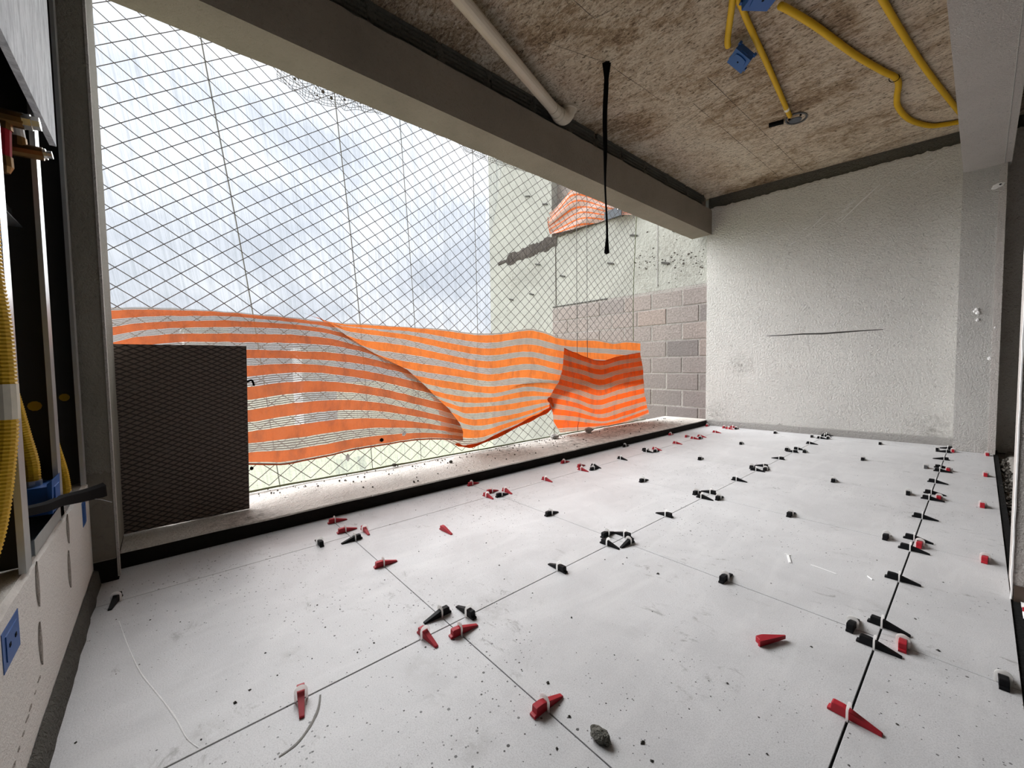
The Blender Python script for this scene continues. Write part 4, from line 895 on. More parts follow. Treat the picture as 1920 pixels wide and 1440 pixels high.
# ================================================================== OUTSIDE
b = MB()
b.box(-6.05, -4.46, 4.72, 5.3, -6, 9)
b.box(-4.46, -2.03, 4.72, 5.3, 1.612, 2.70)
b.box(-4.46, -2.03, 4.73, 5.3, -6, 1.612)
b.box(-4.46, -2.03, 4.86, 5.3, 2.70, 9)
wall_out = tag(b.build('wall_outer', M_EXT), 'weathered concrete and block wall of the wing outside', kind='structure')
MB().box(-4.458, -2.032, 4.7165, 4.731, -0.3, 1.610).build('mortar_bed', M_BED, wall_out)
MB().box(-4.458, -2.032, 4.8495, 4.861, 2.705, 4.0).build('mortar_bed', M_BED, wall_out)
def block(x0, x1, z0, z1, yf):
    e = 0.006
    d = rnd.uniform(-0.003, 0.003)
    bm_ = MB()
    P = [(x0, z0), (x1, z0), (x1, z1), (x0, z1)]
    Q = [(x0 + e, z0 + e), (x1 - e, z0 + e), (x1 - e, z1 - e), (x0 + e, z1 - e)]
    bm_.v = [(x, yf + 0.02, z) for x, z in P] + [(x, yf + e + d, z) for x, z in P] + [(x, yf + d, z) for x, z in Q]
    bm_.f = [(8, 9, 10, 11)]
    for k in range(4):
        k2 = (k + 1) % 4
        bm_.f += [(k, k2, 4 + k2, 4 + k), (4 + k, 4 + k2, 8 + k2, 8 + k)]
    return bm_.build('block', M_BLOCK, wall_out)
j = 0.014
for r in range(9):
    z0 = -0.21 + r * 0.2; z1 = z0 + 0.2 - j
    if z1 > 1.60: z1 = 1.60
    x = -2.035 - (0.10 if r % 2 else 0.30)
    xe = -2.035
    first = True
    while xe > -4.44:
        xs_ = max(x, -4.455)
        if xe - j - xs_ > 0.03:
            block(xs_, xe - j, z0, z1, 4.712)
        xe = xs_
        x = xs_ - 0.40
for r in range(5):
    z0 = 2.72 + r * 0.2
    xe = -2.035
    x = xe - (0.10 if r % 2 else 0.30)
    while xe > -4.44:
        xs_ = max(x, -4.455)
        if xe - j - xs_ > 0.03: block(xs_, xe - j, z0, z0 + 0.186, 4.845)
        xe = xs_; x = xs_ - 0.40
# spalled slab edge
b = MB(); rows_f = []
for i in range(50):
    x = -5.80 + 1.45 * i / 49
    zc = 2.545 + 0.085 * (x + 5.8) / 1.45
    hh = (0.085 + 0.06 * mnoise.noise(Vector((x * 6, 1, 0))) + 0.05 * abs(mnoise.noise(Vector((x * 22, 1, 0))))) * (0.35 if x < -5.55 else 1)
    rows_f.append([(x, 4.718, zc + hh), (x, 4.712 + 0.012 * mnoise.noise(Vector((x * 18, 5, 0))), zc + hh * 0.4), (x, 4.71 + 0.014 * mnoise.noise(Vector((x * 18, 7, 0))), zc - hh * 0.4), (x, 4.718, zc - hh)])
b.grid(rows_f); b.build('spalled_edge', M_SPALL, wall_out)
b = MB()
for i in range(70):
    x = -4.35 + 2.2 * i / 69
    b.rock((x, 4.715, 2.69 + 0.012 * mnoise.noise(Vector((x * 9, 0, 0)))), (0.03, 0.02, 0.014 + 0.018 * rnd.random()), i)
o = b.build('broken_slab_edge', M_GRAVEL, wall_out); o['kind'] = 'stuff'
# dark form joints
MB().box(-4.39, -4.375, 4.716, 4.722, 1.63, 2.58).build('form_joint', M_SPALL, wall_out)
x = -4.45
while x < -3.42:
    MB().box(x, x + 0.055, 4.712, 4.722, 1.60, 1.618).build('form_joint', M_CRUMB, wall_out)
    x += 0.07
MB().box(-2.675, -2.662, 4.716, 4.722, 1.66, 2.42).build('form_joint', M_MORTAR_L, wall_out)
rs = random.Random(11)
b = MB()
for i in range(120):
    x = rs.uniform(-3.0, -2.1); z = 2.02 - 0.18 * (x + 2.9) + rs.gauss(0, 0.06 if i < 80 else 0.16)
    k_ = rs.random() ** 3
    b.rock((x, 4.7185, z), (0.004 + 0.012 * k_, 0.004, 0.003 + 0.008 * k_), i)
o = b.build('honeycomb_pits', M_SPALL, wall_out); o['kind'] = 'stuff'
for (x, z) in ((-4.78, 2.34), (-4.24, 2.06), (-3.36, 2.08), (-4.93, 1.88), (-5.45, 1.86), (-2.56, 1.93), (-2.42, 2.28), (-4.6, 3.25), (-5.0, 3.5), (-3.0, 2.37)):
    MB().obox((x, 4.716, z), (0.05, 0, -0.014), (0, 0.012, 0), (0, 0.0, 0.011)).build('tie_stub', M_CRUMB, wall_out)

# bundled orange mesh on the sill of the upper opening
b = MB(); rows_f = []; uvs = []
for v in range(17):
    f = v / 16; row = []
    for i in range(len(UPC)):
        t0, t1 = Vector(UPC[i][0]), Vector(UPC[i][1])
        p = t0.lerp(t1, f)
        p.y += 0.018 * sin(f * 9 + i * 1.3) + 0.012 * sin(f * 23 + i) - 0.005
        row.append(tuple(p))
    rows_f.append(row)
rows_f = [[tuple(q) for q in spline(r, 3)] for r in rows_f]
b.grid(rows_f)
me = b.mesh('debris_cloth', M_CLOTH_U, smooth=True, fix=False)
uvl = me.uv_layers.new(name='UVMap'); mcol = len(rows_f[0])
for lp in me.loops:
    i, jx = divmod(lp.vertex_index, mcol)
    uvl.data[lp.index].uv = (jx / mcol, 6.5 * i / 16 + 0.9 * sin(jx * 0.25))
o = link('debris_cloth', me)
tag(o, 'bunched orange and white debris cloth on the upper slab edge outside', 'debris cloth')
MB().tube([(-4.52, 4.70, 3.02), (-4.50, 4.68, 2.90), (-4.42, 4.64, 2.74)], 0.006, 5).build('cloth_tie', M_CLOTH, o)
b = MB().obox((-3.24, 4.60, 2.69), (0.13, 0, 0), (0, 0.01, 0), (0, 0, 0.055))
pl = tag(b.build('metal_plate', M_GREYPLATE), 'small grey metal plate on the upper slab edge outside', 'metal plate')
MB().tube([(-3.15, 4.588, 2.72), (-3.15, 4.578, 2.72)], 0.008, 8).build('bolt', M_STEEL, pl)

# ground and far buildings
b = MB().quad((-600, -500, -22), (300, -500, -22), (300, 600, -22), (-600, 600, -22))
tag(b.build('ground', M_GROUND), 'pale sunlit ground far below the building', kind='structure')
for i, (x, y, h, wx, wy, lab) in enumerate(((-150, 10, 33.5, 16, 10, 'pale distant building on the skyline left of the net'),
                                            (-170, 45, 29, 14, 12, 'lower pale distant building behind the orange cloth'))):
    t_ = thing('building', lab, 'building', (x, y, -22))
    MB().box(-wx / 2, wx / 2, -wy / 2, wy / 2, 0, h).build('building_body', M_PALEBLD, t_)
    MB().box(-wx / 2 - 0.4, wx / 2 + 0.4, -wy / 2 - 0.4, wy / 2 + 0.4, h, h + 0.9).build('roof_parapet', M_PALEBLD, t_)
    for wz in range(6):
        for wyy in range(4):
            MB().box(wx / 2 - 0.1, wx / 2 + 0.05, -wy / 2 + 0.8 + wyy * 2.3, -wy / 2 + 2.2 + wyy * 2.3, h - 3.0 - wz * 3, h - 1.4 - wz * 3).build('window', M_WINDOW, t_)

# scaffold sheeting: pleated clear film hung outside, leaning outwards at the foot
b = MB(); rows_f = []
ny = 260
for k in range(12):
    z = 9.5 - 14.0 * k / 11
    row = []
    for i in range(ny + 1):
        s_ = -7.0 + 15.0 * i / ny
        pl_ = 0.05 * sin(s_ * 5.1) + 0.04 * sin(s_ * 12.7 + 1.3 * sin(s_ * 2.1)) + 0.06 * mnoise.noise(Vector((s_ * 2.5, z * 0.15, 0)))
        row.append((-6.32 + 0.20 * (z - 1.4) + pl_, s_ - 0.145 * (z - 1.4), z))
    rows_f.append(row)
b.grid(rows_f)
film = tag(b.build('scaffold_sheeting', M_FILM, smooth=True, fix=False), 'clear pleated plastic sheeting hanging outside against the cloudy sky', 'sheeting')
for i, (yb, lab) in enumerate(((0.923, 'leftmost thin cable running down the plastic sheeting'), (2.331, 'thin cable on the sheeting, second from the left'),
                               (3.257, 'thin cable on the sheeting, third from the left'), (4.567, 'thin cable on the sheeting nearest the concrete wall'))):
    pts = [(-6.20 + 0.20 * (z - 1.4), yb * 0.985 - 0.145 * (z - 1.4) + 0.02 * sin(z), z) for z in [x * 0.5 - 2.5 for x in range(24)]]
    tag(MB().tube(pts, 0.0075 if i < 2 else 0.006, 5).build('cable', M_ROPE), lab, 'cable', 'cables on the sheeting')

# ---------------------------------------------------------------- diamond safety net
NX = -2.545
def net_pt(y, z):
    """slack in the net: nodes drift a little"""
    tz = (z - 0.07) / 2.3
    dy = 0.06 * sin(pi * tz) * sin(y * 1.4 + 0.6) + 0.10 * tz * tz * sin(y * 0.8)
    dz = 0.035 * sin(y * 2.1 + 1.0) * sin(pi * min(max(tz, 0), 1)) - 0.05 * sin(y * 0.75) * tz
    dx = 0.05 * sin(pi * min(max(tz, 0), 1)) * sin(y * 1.1 + 0.4)
    return Vector((NX - abs(dx) - 0.01, y + dy, z + dz))
HY, HZ = 0.0530, 0.0435
nw = MB()
def stick(a, c, r=0.0020):
    d = (c - a).normalized(); u = d.cross(Vector((1, 0, 0))).normalized() * r; wv = d.cross(u).normalized() * r
    n0 = len(nw.v)
    for p in (a, c):
        for q in (u, wv, -u, -wv):
            nw.v.append(tuple(p + q))
    for k in range(4):
        k2 = (k + 1) % 4
        nw.f.append((n0 + k, n0 + k2, n0 + 4 + k2, n0 + 4 + k))
iy0, iy1 = -6, int(4.12 / HY)
iz1 = int(2.42 / HZ)
for iy in range(iy0, iy1):
    for iz in range(0, iz1):
        if (iy + iz) % 2 == 0:
            stick(net_pt(iy * HY, 0.07 + iz * HZ), net_pt((iy + 1) * HY, 0.07 + (iz + 1) * HZ))
        else:
            stick(net_pt(iy * HY, 0.07 + (iz + 1) * HZ), net_pt((iy + 1) * HY, 0.07 + iz * HZ))
net = thing('safety_net', 'grey diamond mesh safety net stretched across the balcony opening', 'safety net', (0, 0, 0))
o = link('net_mesh', nw.mesh('net_mesh', M_CORD, fix=False), net); o['kind'] = 'stuff'
ye = iy1 * HY
MB().tube([net_pt(ye, 0.07 + 2.35 * i / 30) + Vector((0.002, 0.002, 0)) for i in range(31)], 0.004, 6).build('edge_rope', M_GREENROPE, net)
pts = []
for i in range(90):
    y = -0.3 + 4.5 * i / 89
    pts.append((-2.515 + 0.008 * mnoise.noise(Vector((y * 3, 0, 0))), y, 0.066 + 0.004 * mnoise.noise(Vector((y * 5, 4, 0)))))
MB().tube(pts, 0.0055, 6).build('bottom_rope', M_GREENROPE, net)
MB().tube([(p[0] + 0.012 + 0.006 * sin(p[1] * 7), p[1], p[2] + 0.001) for p in pts[:50]], 0.003, 5).build('bottom_rope', M_GREENROPE, net)
for y, lab in ((2.98, 'left one of two thin vertical ropes behind the net'), (3.132, 'right one of two thin vertical ropes behind the net')):
    tag(MB().tube([(-2.50, y, 0.07), (-2.505, y + 0.003, 1.2), (-2.50, y, 2.45)], 0.0028, 5).build('rope', M_ROPE), lab, 'rope', 'ropes beside the net')

# small nets of caught rubble under the beam
def catch_net(y0, y1, zlow, lab, seed, xw=0.10):
    rr = random.Random(seed)
    t_ = thing('rubble_net', lab, 'rubble net', (0, 0, 0))
    s_ = MB()
    nu, nv = int((y1 - y0) / 0.015), 13
    def P(u, v):
        f = u / nu; g = v / nv
        y = y0 + (y1 - y0) * f
        lo = zlow[0] + (zlow[1] - zlow[0]) * f - zlow[2] * sin(pi * f)
        n1 = mnoise.noise(Vector((f * 9, g * 5, seed))); n2 = mnoise.noise(Vector((f * 14, g * 9, seed + 3)))
        return Vector((-2.35 - 0.02 * sin(f * 7) + 0.03 * n1 + 0.10 * g * g, y + 0.012 * n1, lo + 0.16 * g + 0.008 * n2))
    for u in range(nu):
        for v in range(nv):
            a = P(u, v)
            for c in (P(u + 1, v), P(u, v + 1)):
                d = (c - a).normalized(); q = d.orthogonal().normalized() * 0.0012; w2 = d.cross(q).normalized() * 0.0012
                n0 = len(s_.v)
                for p in (a, c):
                    for e in (q, w2, -q):
                        s_.v.append(tuple(p + e))
                for k in range(3):
                    k2 = (k + 1) % 3
                    s_.f.append((n0 + k, n0 + k2, n0 + 3 + k2, n0 + 3 + k))
    o = s_.build('fine_mesh', M_ROPE, t_, fix=False); o['kind'] = 'stuff'
    s_ = MB()
    for i in range(40):
        p = P(rr.randint(2, nu - 2), rr.randint(3, nv - 2))
        s_.rock(tuple(p + Vector((0, 0, 0.004))), rr.uniform(0.003, 0.010), i)
    o = s_.build('caught_rubble', M_GRAVEL, t_); o['kind'] = 'stuff'
catch_net(0.50, 1.06, (2.165, 2.215, 0.055), 'fine mesh full of rubble sagging below the beam at the left', 5)
catch_net(1.62, 2.62, (2.19, 2.245, 0.02), 'fine mesh with dark stones below the beam near the concrete wall', 8)

# ---------------------------------------------------------------- orange debris cloths
def cloth(name, vs, rows, sub, amp, mat):
    full = []; vv = []
    for i in range(len(vs) - 1):
        for k in range(sub):
            v = vs[i] + (vs[i + 1] - vs[i]) * k / sub
            full.append(loft(vs, rows, v)); vv.append(v)
    full.append(rows[-1]); vv.append(vs[-1])
    out = []
    for v, r in zip(vv, full):
        r2 = spline(r, 3)
        out.append([(p.x + amp * mnoise.noise(Vector((p.y * 9, p.z * 7, 2))) + amp * 0.5 * mnoise.noise(Vector((p.y * 24, p.z * 12, 8))), p.y, p.z + 0.003 * mnoise.noise(Vector((p.y * 18, v * 3, 0)))) for p in r2])
    s_ = MB(); s_.grid(out)
    me = s_.mesh(name, mat, smooth=True, fix=False)
    uvl = me.uv_layers.new(name='UVMap'); m = len(out[0])
    for lp in me.loops:
        i, jx = divmod(lp.vertex_index, m)
        uvl.data[lp.index].uv = (jx / m, vv[i])
    return link(name, me), out
o, grid_l = cloth('debris_cloth', CL_V, CL, 3, 0.010, M_CLOTH)
tag(o, 'long orange striped debris cloth bulging over the net behind the brown panel', 'debris cloth')
MB().tube(spline(grid_l[-1], 1), 0.004, 5).build('rolled_hem', M_CLOTH, o)
MB().rock((-2.395, 1.005, 0.267), (0.010, 0.013, 0.013), 41).build('tie_knot', M_RUBBER, o)
MB().rock((-2.41, 0.325, 0.21), (0.008, 0.010, 0.010), 42).build('tie_knot', M_RUBBER, o)
MB().rock((-2.40, 0.80, 0.19), (0.004, 0.014, 0.022), 43).build('frayed_hole', M_WHITE, o)
MB().rock((-2.40, 1.155, 0.285), (0.004, 0.014, 0.014), 44).build('frayed_hole', M_WHITE, o)
o2, grid_r = cloth('debris_cloth', CR_V, CR, 3, 0.006, M_CLOTH_R)
tag(o2, 'brighter orange striped cloth hanging right of the diagonal fold', 'debris cloth')
o3, grid_f = cloth('debris_cloth', CF_V, CF, 3, 0.012, M_CLOTH_F)
tag(o3, 'torn dark orange cloth flap hung over the right end of the net', 'debris cloth')
MB().tube(grid_f[0], 0.003, 5).build('rolled_hem', M_CLOTH_F, o3)
# twisted tail from the flap to the lower left
pts = spline([CF[6][0], CR[-1][-1], CR[-1][-6], CR[-1][8], CR[-1][3]], 8)
MB().tube([(p.x + 0.012, p.y, p.z + 0.008) for p in pts], [0.020 - 0.012 * i / (len(pts) - 1) + 0.004 * sin(i * 1.3) for i in range(len(pts))], 8).build('twisted_hem', M_CLOTH_F, o3)

# crumpled clear plastic caught below the cloth
b = MB(); rows_f = []
for v in range(12):
    row = []
    for u in range(14):
        y = 0.84 + 0.20 * u / 13 + 0.02 * mnoise.noise(Vector((u, v, 1))); z = 0.11 - 0.20 * v / 11 + 0.02 * mnoise.noise(Vector((u, v, 5)))
        row.append((-2.75 + 0.05 * mnoise.noise(Vector((u * 0.7, v * 0.7, 9))), y, z))
    rows_f.append(row)
b.grid(rows_f)
tag(b.build('plastic_scrap', M_FILM, fix=False), 'crumpled clear plastic scrap caught below the orange cloth', 'plastic scrap')

# ---------------------------------------------------------------- brown board leaning in the opening
pn = thing('formwork_board', 'dark brown film-faced board standing on the curb by the post', 'board', (-2.24, 0.07, 0.062))
MB().hexa([(0.004, -0.33, 0), (0.016, -0.33, 0), (0.016, 0.212, 0), (0.004, 0.212, 0), (-0.012, -0.33, 0.760), (0, -0.33, 0.760), (0, 0.231, 0.760), (-0.012, 0.231, 0.760)]).build('board_sheet', M_PANEL, pn)
MB().hexa([(0.002, 0.2125, 0), (0.0162, 0.2125, 0), (0.0162, 0.2145, 0), (0.002, 0.2145, 0), (-0.013, 0.2315, 0.760), (0.0002, 0.2315, 0.760), (0.0002, 0.2335, 0.760), (-0.013, 0.2335, 0.760)]).build('board_edge', M_BROWNP, pn)
b = MB().tube(spline([(-2.245, 0.300, 0.655), (-2.245, 0.318, 0.662), (-2.243, 0.325, 0.648), (-2.24, 0.326, 0.636)], 5), 0.005, 6)
tag(b.build('wire_hook', M_RUBBER), 'black wire end hooked over the edge of the brown board', 'wire')

# ================================================================== STUD WALL FITTINGS
def stud(x, lab, ztop, flange_dir=1):
    t_ = thing('steel_stud', lab, 'stud', (x, -0.20, 0.355), group=None)
    MB().box(0.0, 0.042, -0.001, 0.0, 0.0, ztop).build('front_flange', M_STEEL, t_)
    MB().box(0.0, 0.001, -0.072, 0.0, 0.0, ztop).build('web', M_STEEL_SHADE, t_)
    MB().box(0.0, 0.036, -0.072, -0.071, 0.0, ztop).build('back_flange', M_STEEL_SHADE, t_)
    MB().box(0.041, 0.042, -0.009, -0.001, 0.0, ztop).build('lip', M_STEEL, t_)
    MB().tube([(0.002, -0.036, 0.28), (-0.002, -0.036, 0.28)], 0.012, 10).build('grommet', M_YELLOW, t_)
    return t_
stud(-1.497, 'bright galvanised stud in the middle of the open framing', CZ - 0.36)
stud(-1.160, 'galvanised stud beside the big yellow conduit at the left', CZ - 0.36)
stud(-1.895, 'dark end stud fixed against the rendered post', CZ - 0.36)
b = MB()
b.box(-1.62, -1.19, -0.201, -0.2, 0.362, 0.392); b.box(-1.62, -1.19, -0.275, -0.2, 0.361, 0.3625); b.box(-1.62, -1.19, -0.275, -0.274, 0.362, 0.392)
tag(b.build('steel_track', M_STEEL), 'galvanised floor track along the top of the low wall', 'track')
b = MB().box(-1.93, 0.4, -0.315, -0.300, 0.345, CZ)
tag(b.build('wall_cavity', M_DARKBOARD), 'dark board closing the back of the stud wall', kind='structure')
b = MB(); b.box(-1.625, -0.6, -0.199, -0.1865, 1.315, CZ)
tag(b.build('plasterboard_sheet', M_BOARD), 'pale blue plasterboard sheet covering the upper stud wall', 'plasterboard')
b = MB().box(-1.56, -1.26, -0.262, -0.250, 1.06, 1.10)
br = tag(b.build('fixing_bracket', M_STEEL), 'steel bracket across the studs below the valves', 'bracket')
MB().box(-1.56, -1.26, -0.250, -0.235, 1.06, 1.062).build('bracket_lip', M_STEEL, br)

# conduits
def corrugated(pts, r, pitch=0.006, k=8, ribs=True):
    pts = spline(pts, 24)
    # resample by arc length
    out = [pts[0]]; acc = 0.0
    for a, c in zip(pts, pts[1:]):
        seg = (c - a).length; d = 0
        while acc + (seg - d) >= pitch / 2:
            d += pitch / 2 - acc; acc = 0; out.append(a.lerp(c, d / seg))
        acc += seg - d
    s_ = MB(); s_.tube(out, [r * (1.0 if i % 2 else (0.90 if ribs else 1.0)) for i in range(len(out))], k)
    return s_
t_ = thing('yellow_conduit', 'thick yellow corrugated conduit hanging at the left edge', 'conduit')
BIG = [(-1.03, -0.205, 1.35), (-1.02, -0.197, 1.10), (-1.0, -0.196, 0.897), (-1.0, -0.190, 0.783), (-1.0, -0.190, 0.667), (-1.0, -0.195, 0.591), (-1.0, -0.212, 0.467), (-0.99, -0.24, 0.36)]
corrugated(BIG, 0.0165, 0.006, 14).build('conduit_tube', M_YELLOW, t_)
MB().tube([(-1.0, -0.190, 0.700), (-1.0, -0.190, 0.667), (-1.0, -0.1905, 0.645)], 0.0176, 14).build('tape_wrap', M_TAPE, t_)
t_ = tag(corrugated([(-1.28, -0.262, 0.90), (-1.33, -0.256, 0.76), (-1.375, -0.248, 0.66), (-1.398, -0.241, 0.58), (-1.40, -0.232, 0.51), (-1.40, -0.232, 0.45)], 0.0135, 0.006, 10).build('yellow_conduit', M_YELLOW), 'yellow corrugated conduit running down into the blue box', 'conduit')
t_ = tag(corrugated([(-1.66, -0.275, 0.75), (-1.68, -0.25, 0.60), (-1.70, -0.237, 0.50), (-1.70, -0.226, 0.43), (-1.70, -0.222, 0.37)], 0.0130, 0.006, 10).build('yellow_conduit', M_YELLOW), 'yellow corrugated conduit behind the black strap near the post', 'conduit')
b = MB().tube([(-1.425, -0.278, 0.50), (-1.425, -0.278, 1.9)], 0.020, 14)
pp_ = tag(b.build('water_pipe', M_BROWNP), 'dark brown water pipe standing in the stud cavity', 'pipe')
for z in (0.62, 0.95):
    MB().tube([(-1.425, -0.278, z - 0.012), (-1.425, -0.278, z + 0.012)], 0.0215, 14).build('pipe_collar', M_YELLOW, pp_)
t_ = tag(MB().tube([(-1.80, -0.262, 0.40), (-1.80, -0.262, 1.95)], 0.022, 12).build('water_pipe', M_PIPEGREY), 'dark grey pipe in the cavity next to the post', 'pipe')
for z in (1.02, 1.12, 0.56):
    MB().tube([(-1.80, -0.262, z - 0.014), (-1.80, -0.262, z + 0.014)], 0.026, 12).build('pipe_collar', M_RUBBER, t_)

# blue electrical boxes in the framing
def ebox(name, label, M4, w_, h_, d_, group=None):
    """open-backed wall box: body, rim, corner lugs, knock-out; local z is depth"""
    t_ = thing(name, label, 'electrical box', group=group)
    t_.matrix_world = M4
    s_ = MB()
    s_.box(-w_ / 2, w_ / 2, -h_ / 2, h_ / 2, 0.004, d_)
    s_.build('box_body', M_BLUE, t_)
    s_ = MB()
    k = w_ * 0.36
    pr = []
    for i in range(24):
        a = 2 * pi * i / 24
        cx, cy = cos(a), sin(a)
        q = 1 / max(abs(cx), abs(cy)) ** 0.55
        pr.append((k * cx * q, k * cy * q))
    s_.prism(pr, -0.002, 0.0045, axis=2)
    s_.build('raised_base', M_BLUE, t_)
    MB().tube([(0, 0, -0.0035), (0, 0, 0.002)], w_ * 0.045, 10).build('screw_hole', M_NAVY, t_)
    for sx in (-1, 1):
        for sy in (-1, 1):
            MB().box(min(sx * w_ * 0.44, sx * w_ * 0.57), max(sx * w_ * 0.44, sx * w_ * 0.57), min(sy * h_ * 0.42, sy * h_ * 0.56), max(sy * h_ * 0.42, sy * h_ * 0.56), d_ * 0.7, d_ + 0.002).build('lug', M_BLUE, t_)
    for sx in (-1, 1):
        MB().box(min(sx * w_ * 0.5, sx * w_ * 0.53), max(sx * w_ * 0.5, sx * w_ * 0.53), -h_ * 0.2, h_ * 0.2, d_ * 0.3, d_ * 0.85).build('knockout', M_BLUE, t_)
    return t_
bx = thing('electrical_box', 'blue electrical box under the yellow conduit in the framing', 'electrical box', (-1.40, -0.235, 0.41))
s_ = MB(); s_.box(-0.050, 0.040, -0.04, 0.030, -0.012, 0.05); s_.build('box_body', M_BLUE, bx)
s_ = MB(); s_.hexa([(-0.052, 0.030, -0.012), (0.042, 0.030, -0.012), (0.042, 0.036, -0.012), (-0.052, 0.036, -0.012), (-0.052, 0.030, 0.056), (0.042, 0.030, 0.056), (0.042, 0.038, 0.064), (-0.052, 0.038, 0.064)]); s_.build('box_rim', M_BLUE, bx)
MB().box(-0.03, 0.022, 0.037, 0.0395, 0.0, 0.045).build('box_cover', M_BLUE, bx)
MB().tube([(0, 0, 0.05), (0, 0, 0.062)], 0.018, 12).build('conduit_socket', M_STEEL, bx)
bx = thing('electrical_box', 'blue socket box sunk in the low white wall at left', 'electrical box', (-1.0, -0.2, 0.292))
MB().box(-0.045, 0.047, -0.05, 0.001, -0.031, 0.031).build('box_body', M_BLUE, bx)
MB().box(-0.030, 0.032, 0.001, 0.0022, -0.020, 0.020).build('box_cover', M_BLUE, bx)
MB().box(-0.020, -0.012, 0.0022, 0.003, -0.003, 0.003).build('screw', M_NAVY, bx)
MB().box(0.012, 0.020, 0.0022, 0.003, -0.003, 0.003).build('screw', M_NAVY, bx)
bx = thing('electrical_box', 'narrow blue box edge sunk in the white wall beside the post', 'electrical box', (-1.80, -0.2, 0.28))
MB().box(-0.035, 0.035, -0.05, 0.001, -0.036, 0.038).build('box_body', M_BLUE, bx)
MB().box(-0.022, 0.022, 0.001, 0.002, -0.025, 0.025).build('box_cover', M_BLUE, bx)
bx = thing('electrical_box', 'dark blue box at the left edge above the thick conduit', 'electrical box', (-1.02, -0.20, 0.965))
MB().hexa([(-0.05, -0.05, -0.03), (0.06, -0.05, -0.03), (0.06, 0.004, -0.03), (-0.05, 0.004, -0.03), (-0.05, -0.05, 0.03), (0.06, -0.05, 0.05), (0.06, 0.002, 0.05), (-0.05, 0.0, 0.03)]).build('box_body', M_BLUE, bx)
MB().box(-0.055, -0.03, -0.02, 0.008, -0.036, -0.026).build('lug', M_NAVY, bx)

# black strap bent out of the framing
b = MB(); r_ = []
for i, p in enumerate(spline([(-1.20, -0.222, 0.447), (-1.30, -0.206, 0.428), (-1.42, -0.197, 0.410), (-1.58, -0.176, 0.380), (-1.70, -0.150, 0.362)], 6)):
    h = 0.011 + 0.012 * (i / 24) ** 2
    r_.append([(p.x - 0.004, p.y + 0.003, p.z + h), (p.x, p.y + 0.010, p.z + h * 0.6), (p.x, p.y + 0.011, p.z - h * 0.8), (p.x - 0.006, p.y, p.z - h)])
for i, r in enumerate(r_):
    r.append(r[0])
b.grid(r_)
st_ = tag(b.build('rubber_strap', M_RUBBER), 'black strap sticking out of the framing across the post', 'strap')
MB().tube([(-1.702, -0.145, 0.379), (-1.703, -0.142, 0.346)], 0.0012, 4).build('strap_edge', M_STEEL, st_)
MB().tube(spline([(-1.62, -0.17, 0.362), (-1.66, -0.15, 0.345), (-1.70, -0.13, 0.322)], 4), 0.0008, 4).build('loose_thread', M_STEEL, st_)

# brass valves
t_ = thing('water_valve', 'upper brass valve with red hose at the left edge', 'valve', (-1.30, -0.22, 1.232))
MB().tube([(0, -0.02, 0.0), (0, 0.028, -0.0)], 0.0155, 10).build('valve_body', M_BRASS, t_)
MB().tube([(0, 0.026, 0.0), (0, 0.038, 0.001), (0, 0.039, 0.001), (0, 0.050, 0.002)], [0.016, 0.016, 0.0135, 0.013], 8).build('square_cap', M_CHROME, t_)
MB().tube([(0, 0.002, -0.01), (0, 0.001, -0.026)], [0.010, 0.012], 10).build('collar', M_BRASS, t_)
MB().tube([(0, 0.0, -0.026), (0, -0.002, -0.080)], 0.0105, 10).build('red_hose', M_RED, t_)
MB().tube([(0, -0.002, -0.080), (0, -0.001, -0.100), (0, -0.001, -0.112)], [0.012, 0.0115, 0.006], 10).build('collar', M_BRASS, t_)
t_ = thing('water_valve', 'lower brass valve with white pipe and bright cap', 'valve', (-1.42, -0.22, 1.213))
MB().tube([(0, -0.015, 0.0), (0, 0.036, 0.003)], 0.014, 10).build('valve_body', M_BRASS, t_)
MB().tube([(0, 0.036, 0.003), (0, 0.041, 0.004), (0, 0.042, 0.004), (0, 0.050, 0.005)], [0.012, 0.012, 0.008, 0.0085], 10).build('cap', M_CHROME, t_)
MB().tube([(0, 0.0, 0.008), (0, 0.0, 0.028)], [0.014, 0.0125], 12).build('collar', M_BRASS, t_)
MB().tube([(0, 0.0, 0.028), (0, -0.004, 0.072)], 0.0115, 12).build('white_pipe', M_WHITEP, t_)
MB().rock((0, -0.012, -0.006), 0.006, 3).build('screw_head', M_CHROME, t_)

# ================================================================== CEILING THINGS
def smooth_tube(pts, r, k=6, n=10):
    s_ = MB(); s_.tube(spline(pts, k), r, n); return s_
CZC = CZ - 0.022
pp_ = thing('drain_pipe', 'cream plastic drain pipe running along the ceiling by the beam', 'pipe')
MB().tube([(-1.40, 0.30, 2.452), (-1.66, 1.15, 2.450), (-1.945, 2.09, 2.445)], 0.036, 16).build('pipe_run', M_PVC, pp_)
MB().tube([(-1.940, 2.075, 2.445), (-1.955, 2.125, 2.445), (-1.956, 2.126, 2.445), (-1.965, 2.155, 2.446), (-1.966, 2.158, 2.446), (-1.975, 2.19, 2.450)],
          [0.0395, 0.0395, 0.044, 0.044, 0.050, 0.050], 18).build('coupling', M_PVC, pp_)
MB().tube(spline([(-1.968, 2.17, 2.446), (-1.978, 2.215, 2.450), (-1.975, 2.250, 2.475), (-1.965, 2.262, 2.505), (-1.96, 2.264, 2.535)], 4), 0.047, 18).build('elbow', M_PVC, pp_)
MB().tube([(-1.960, 2.262, 2.510), (-1.960, 2.263, 2.53)], [0.056, 0.057], 18).build('socket_rim', M_PVC, pp_)

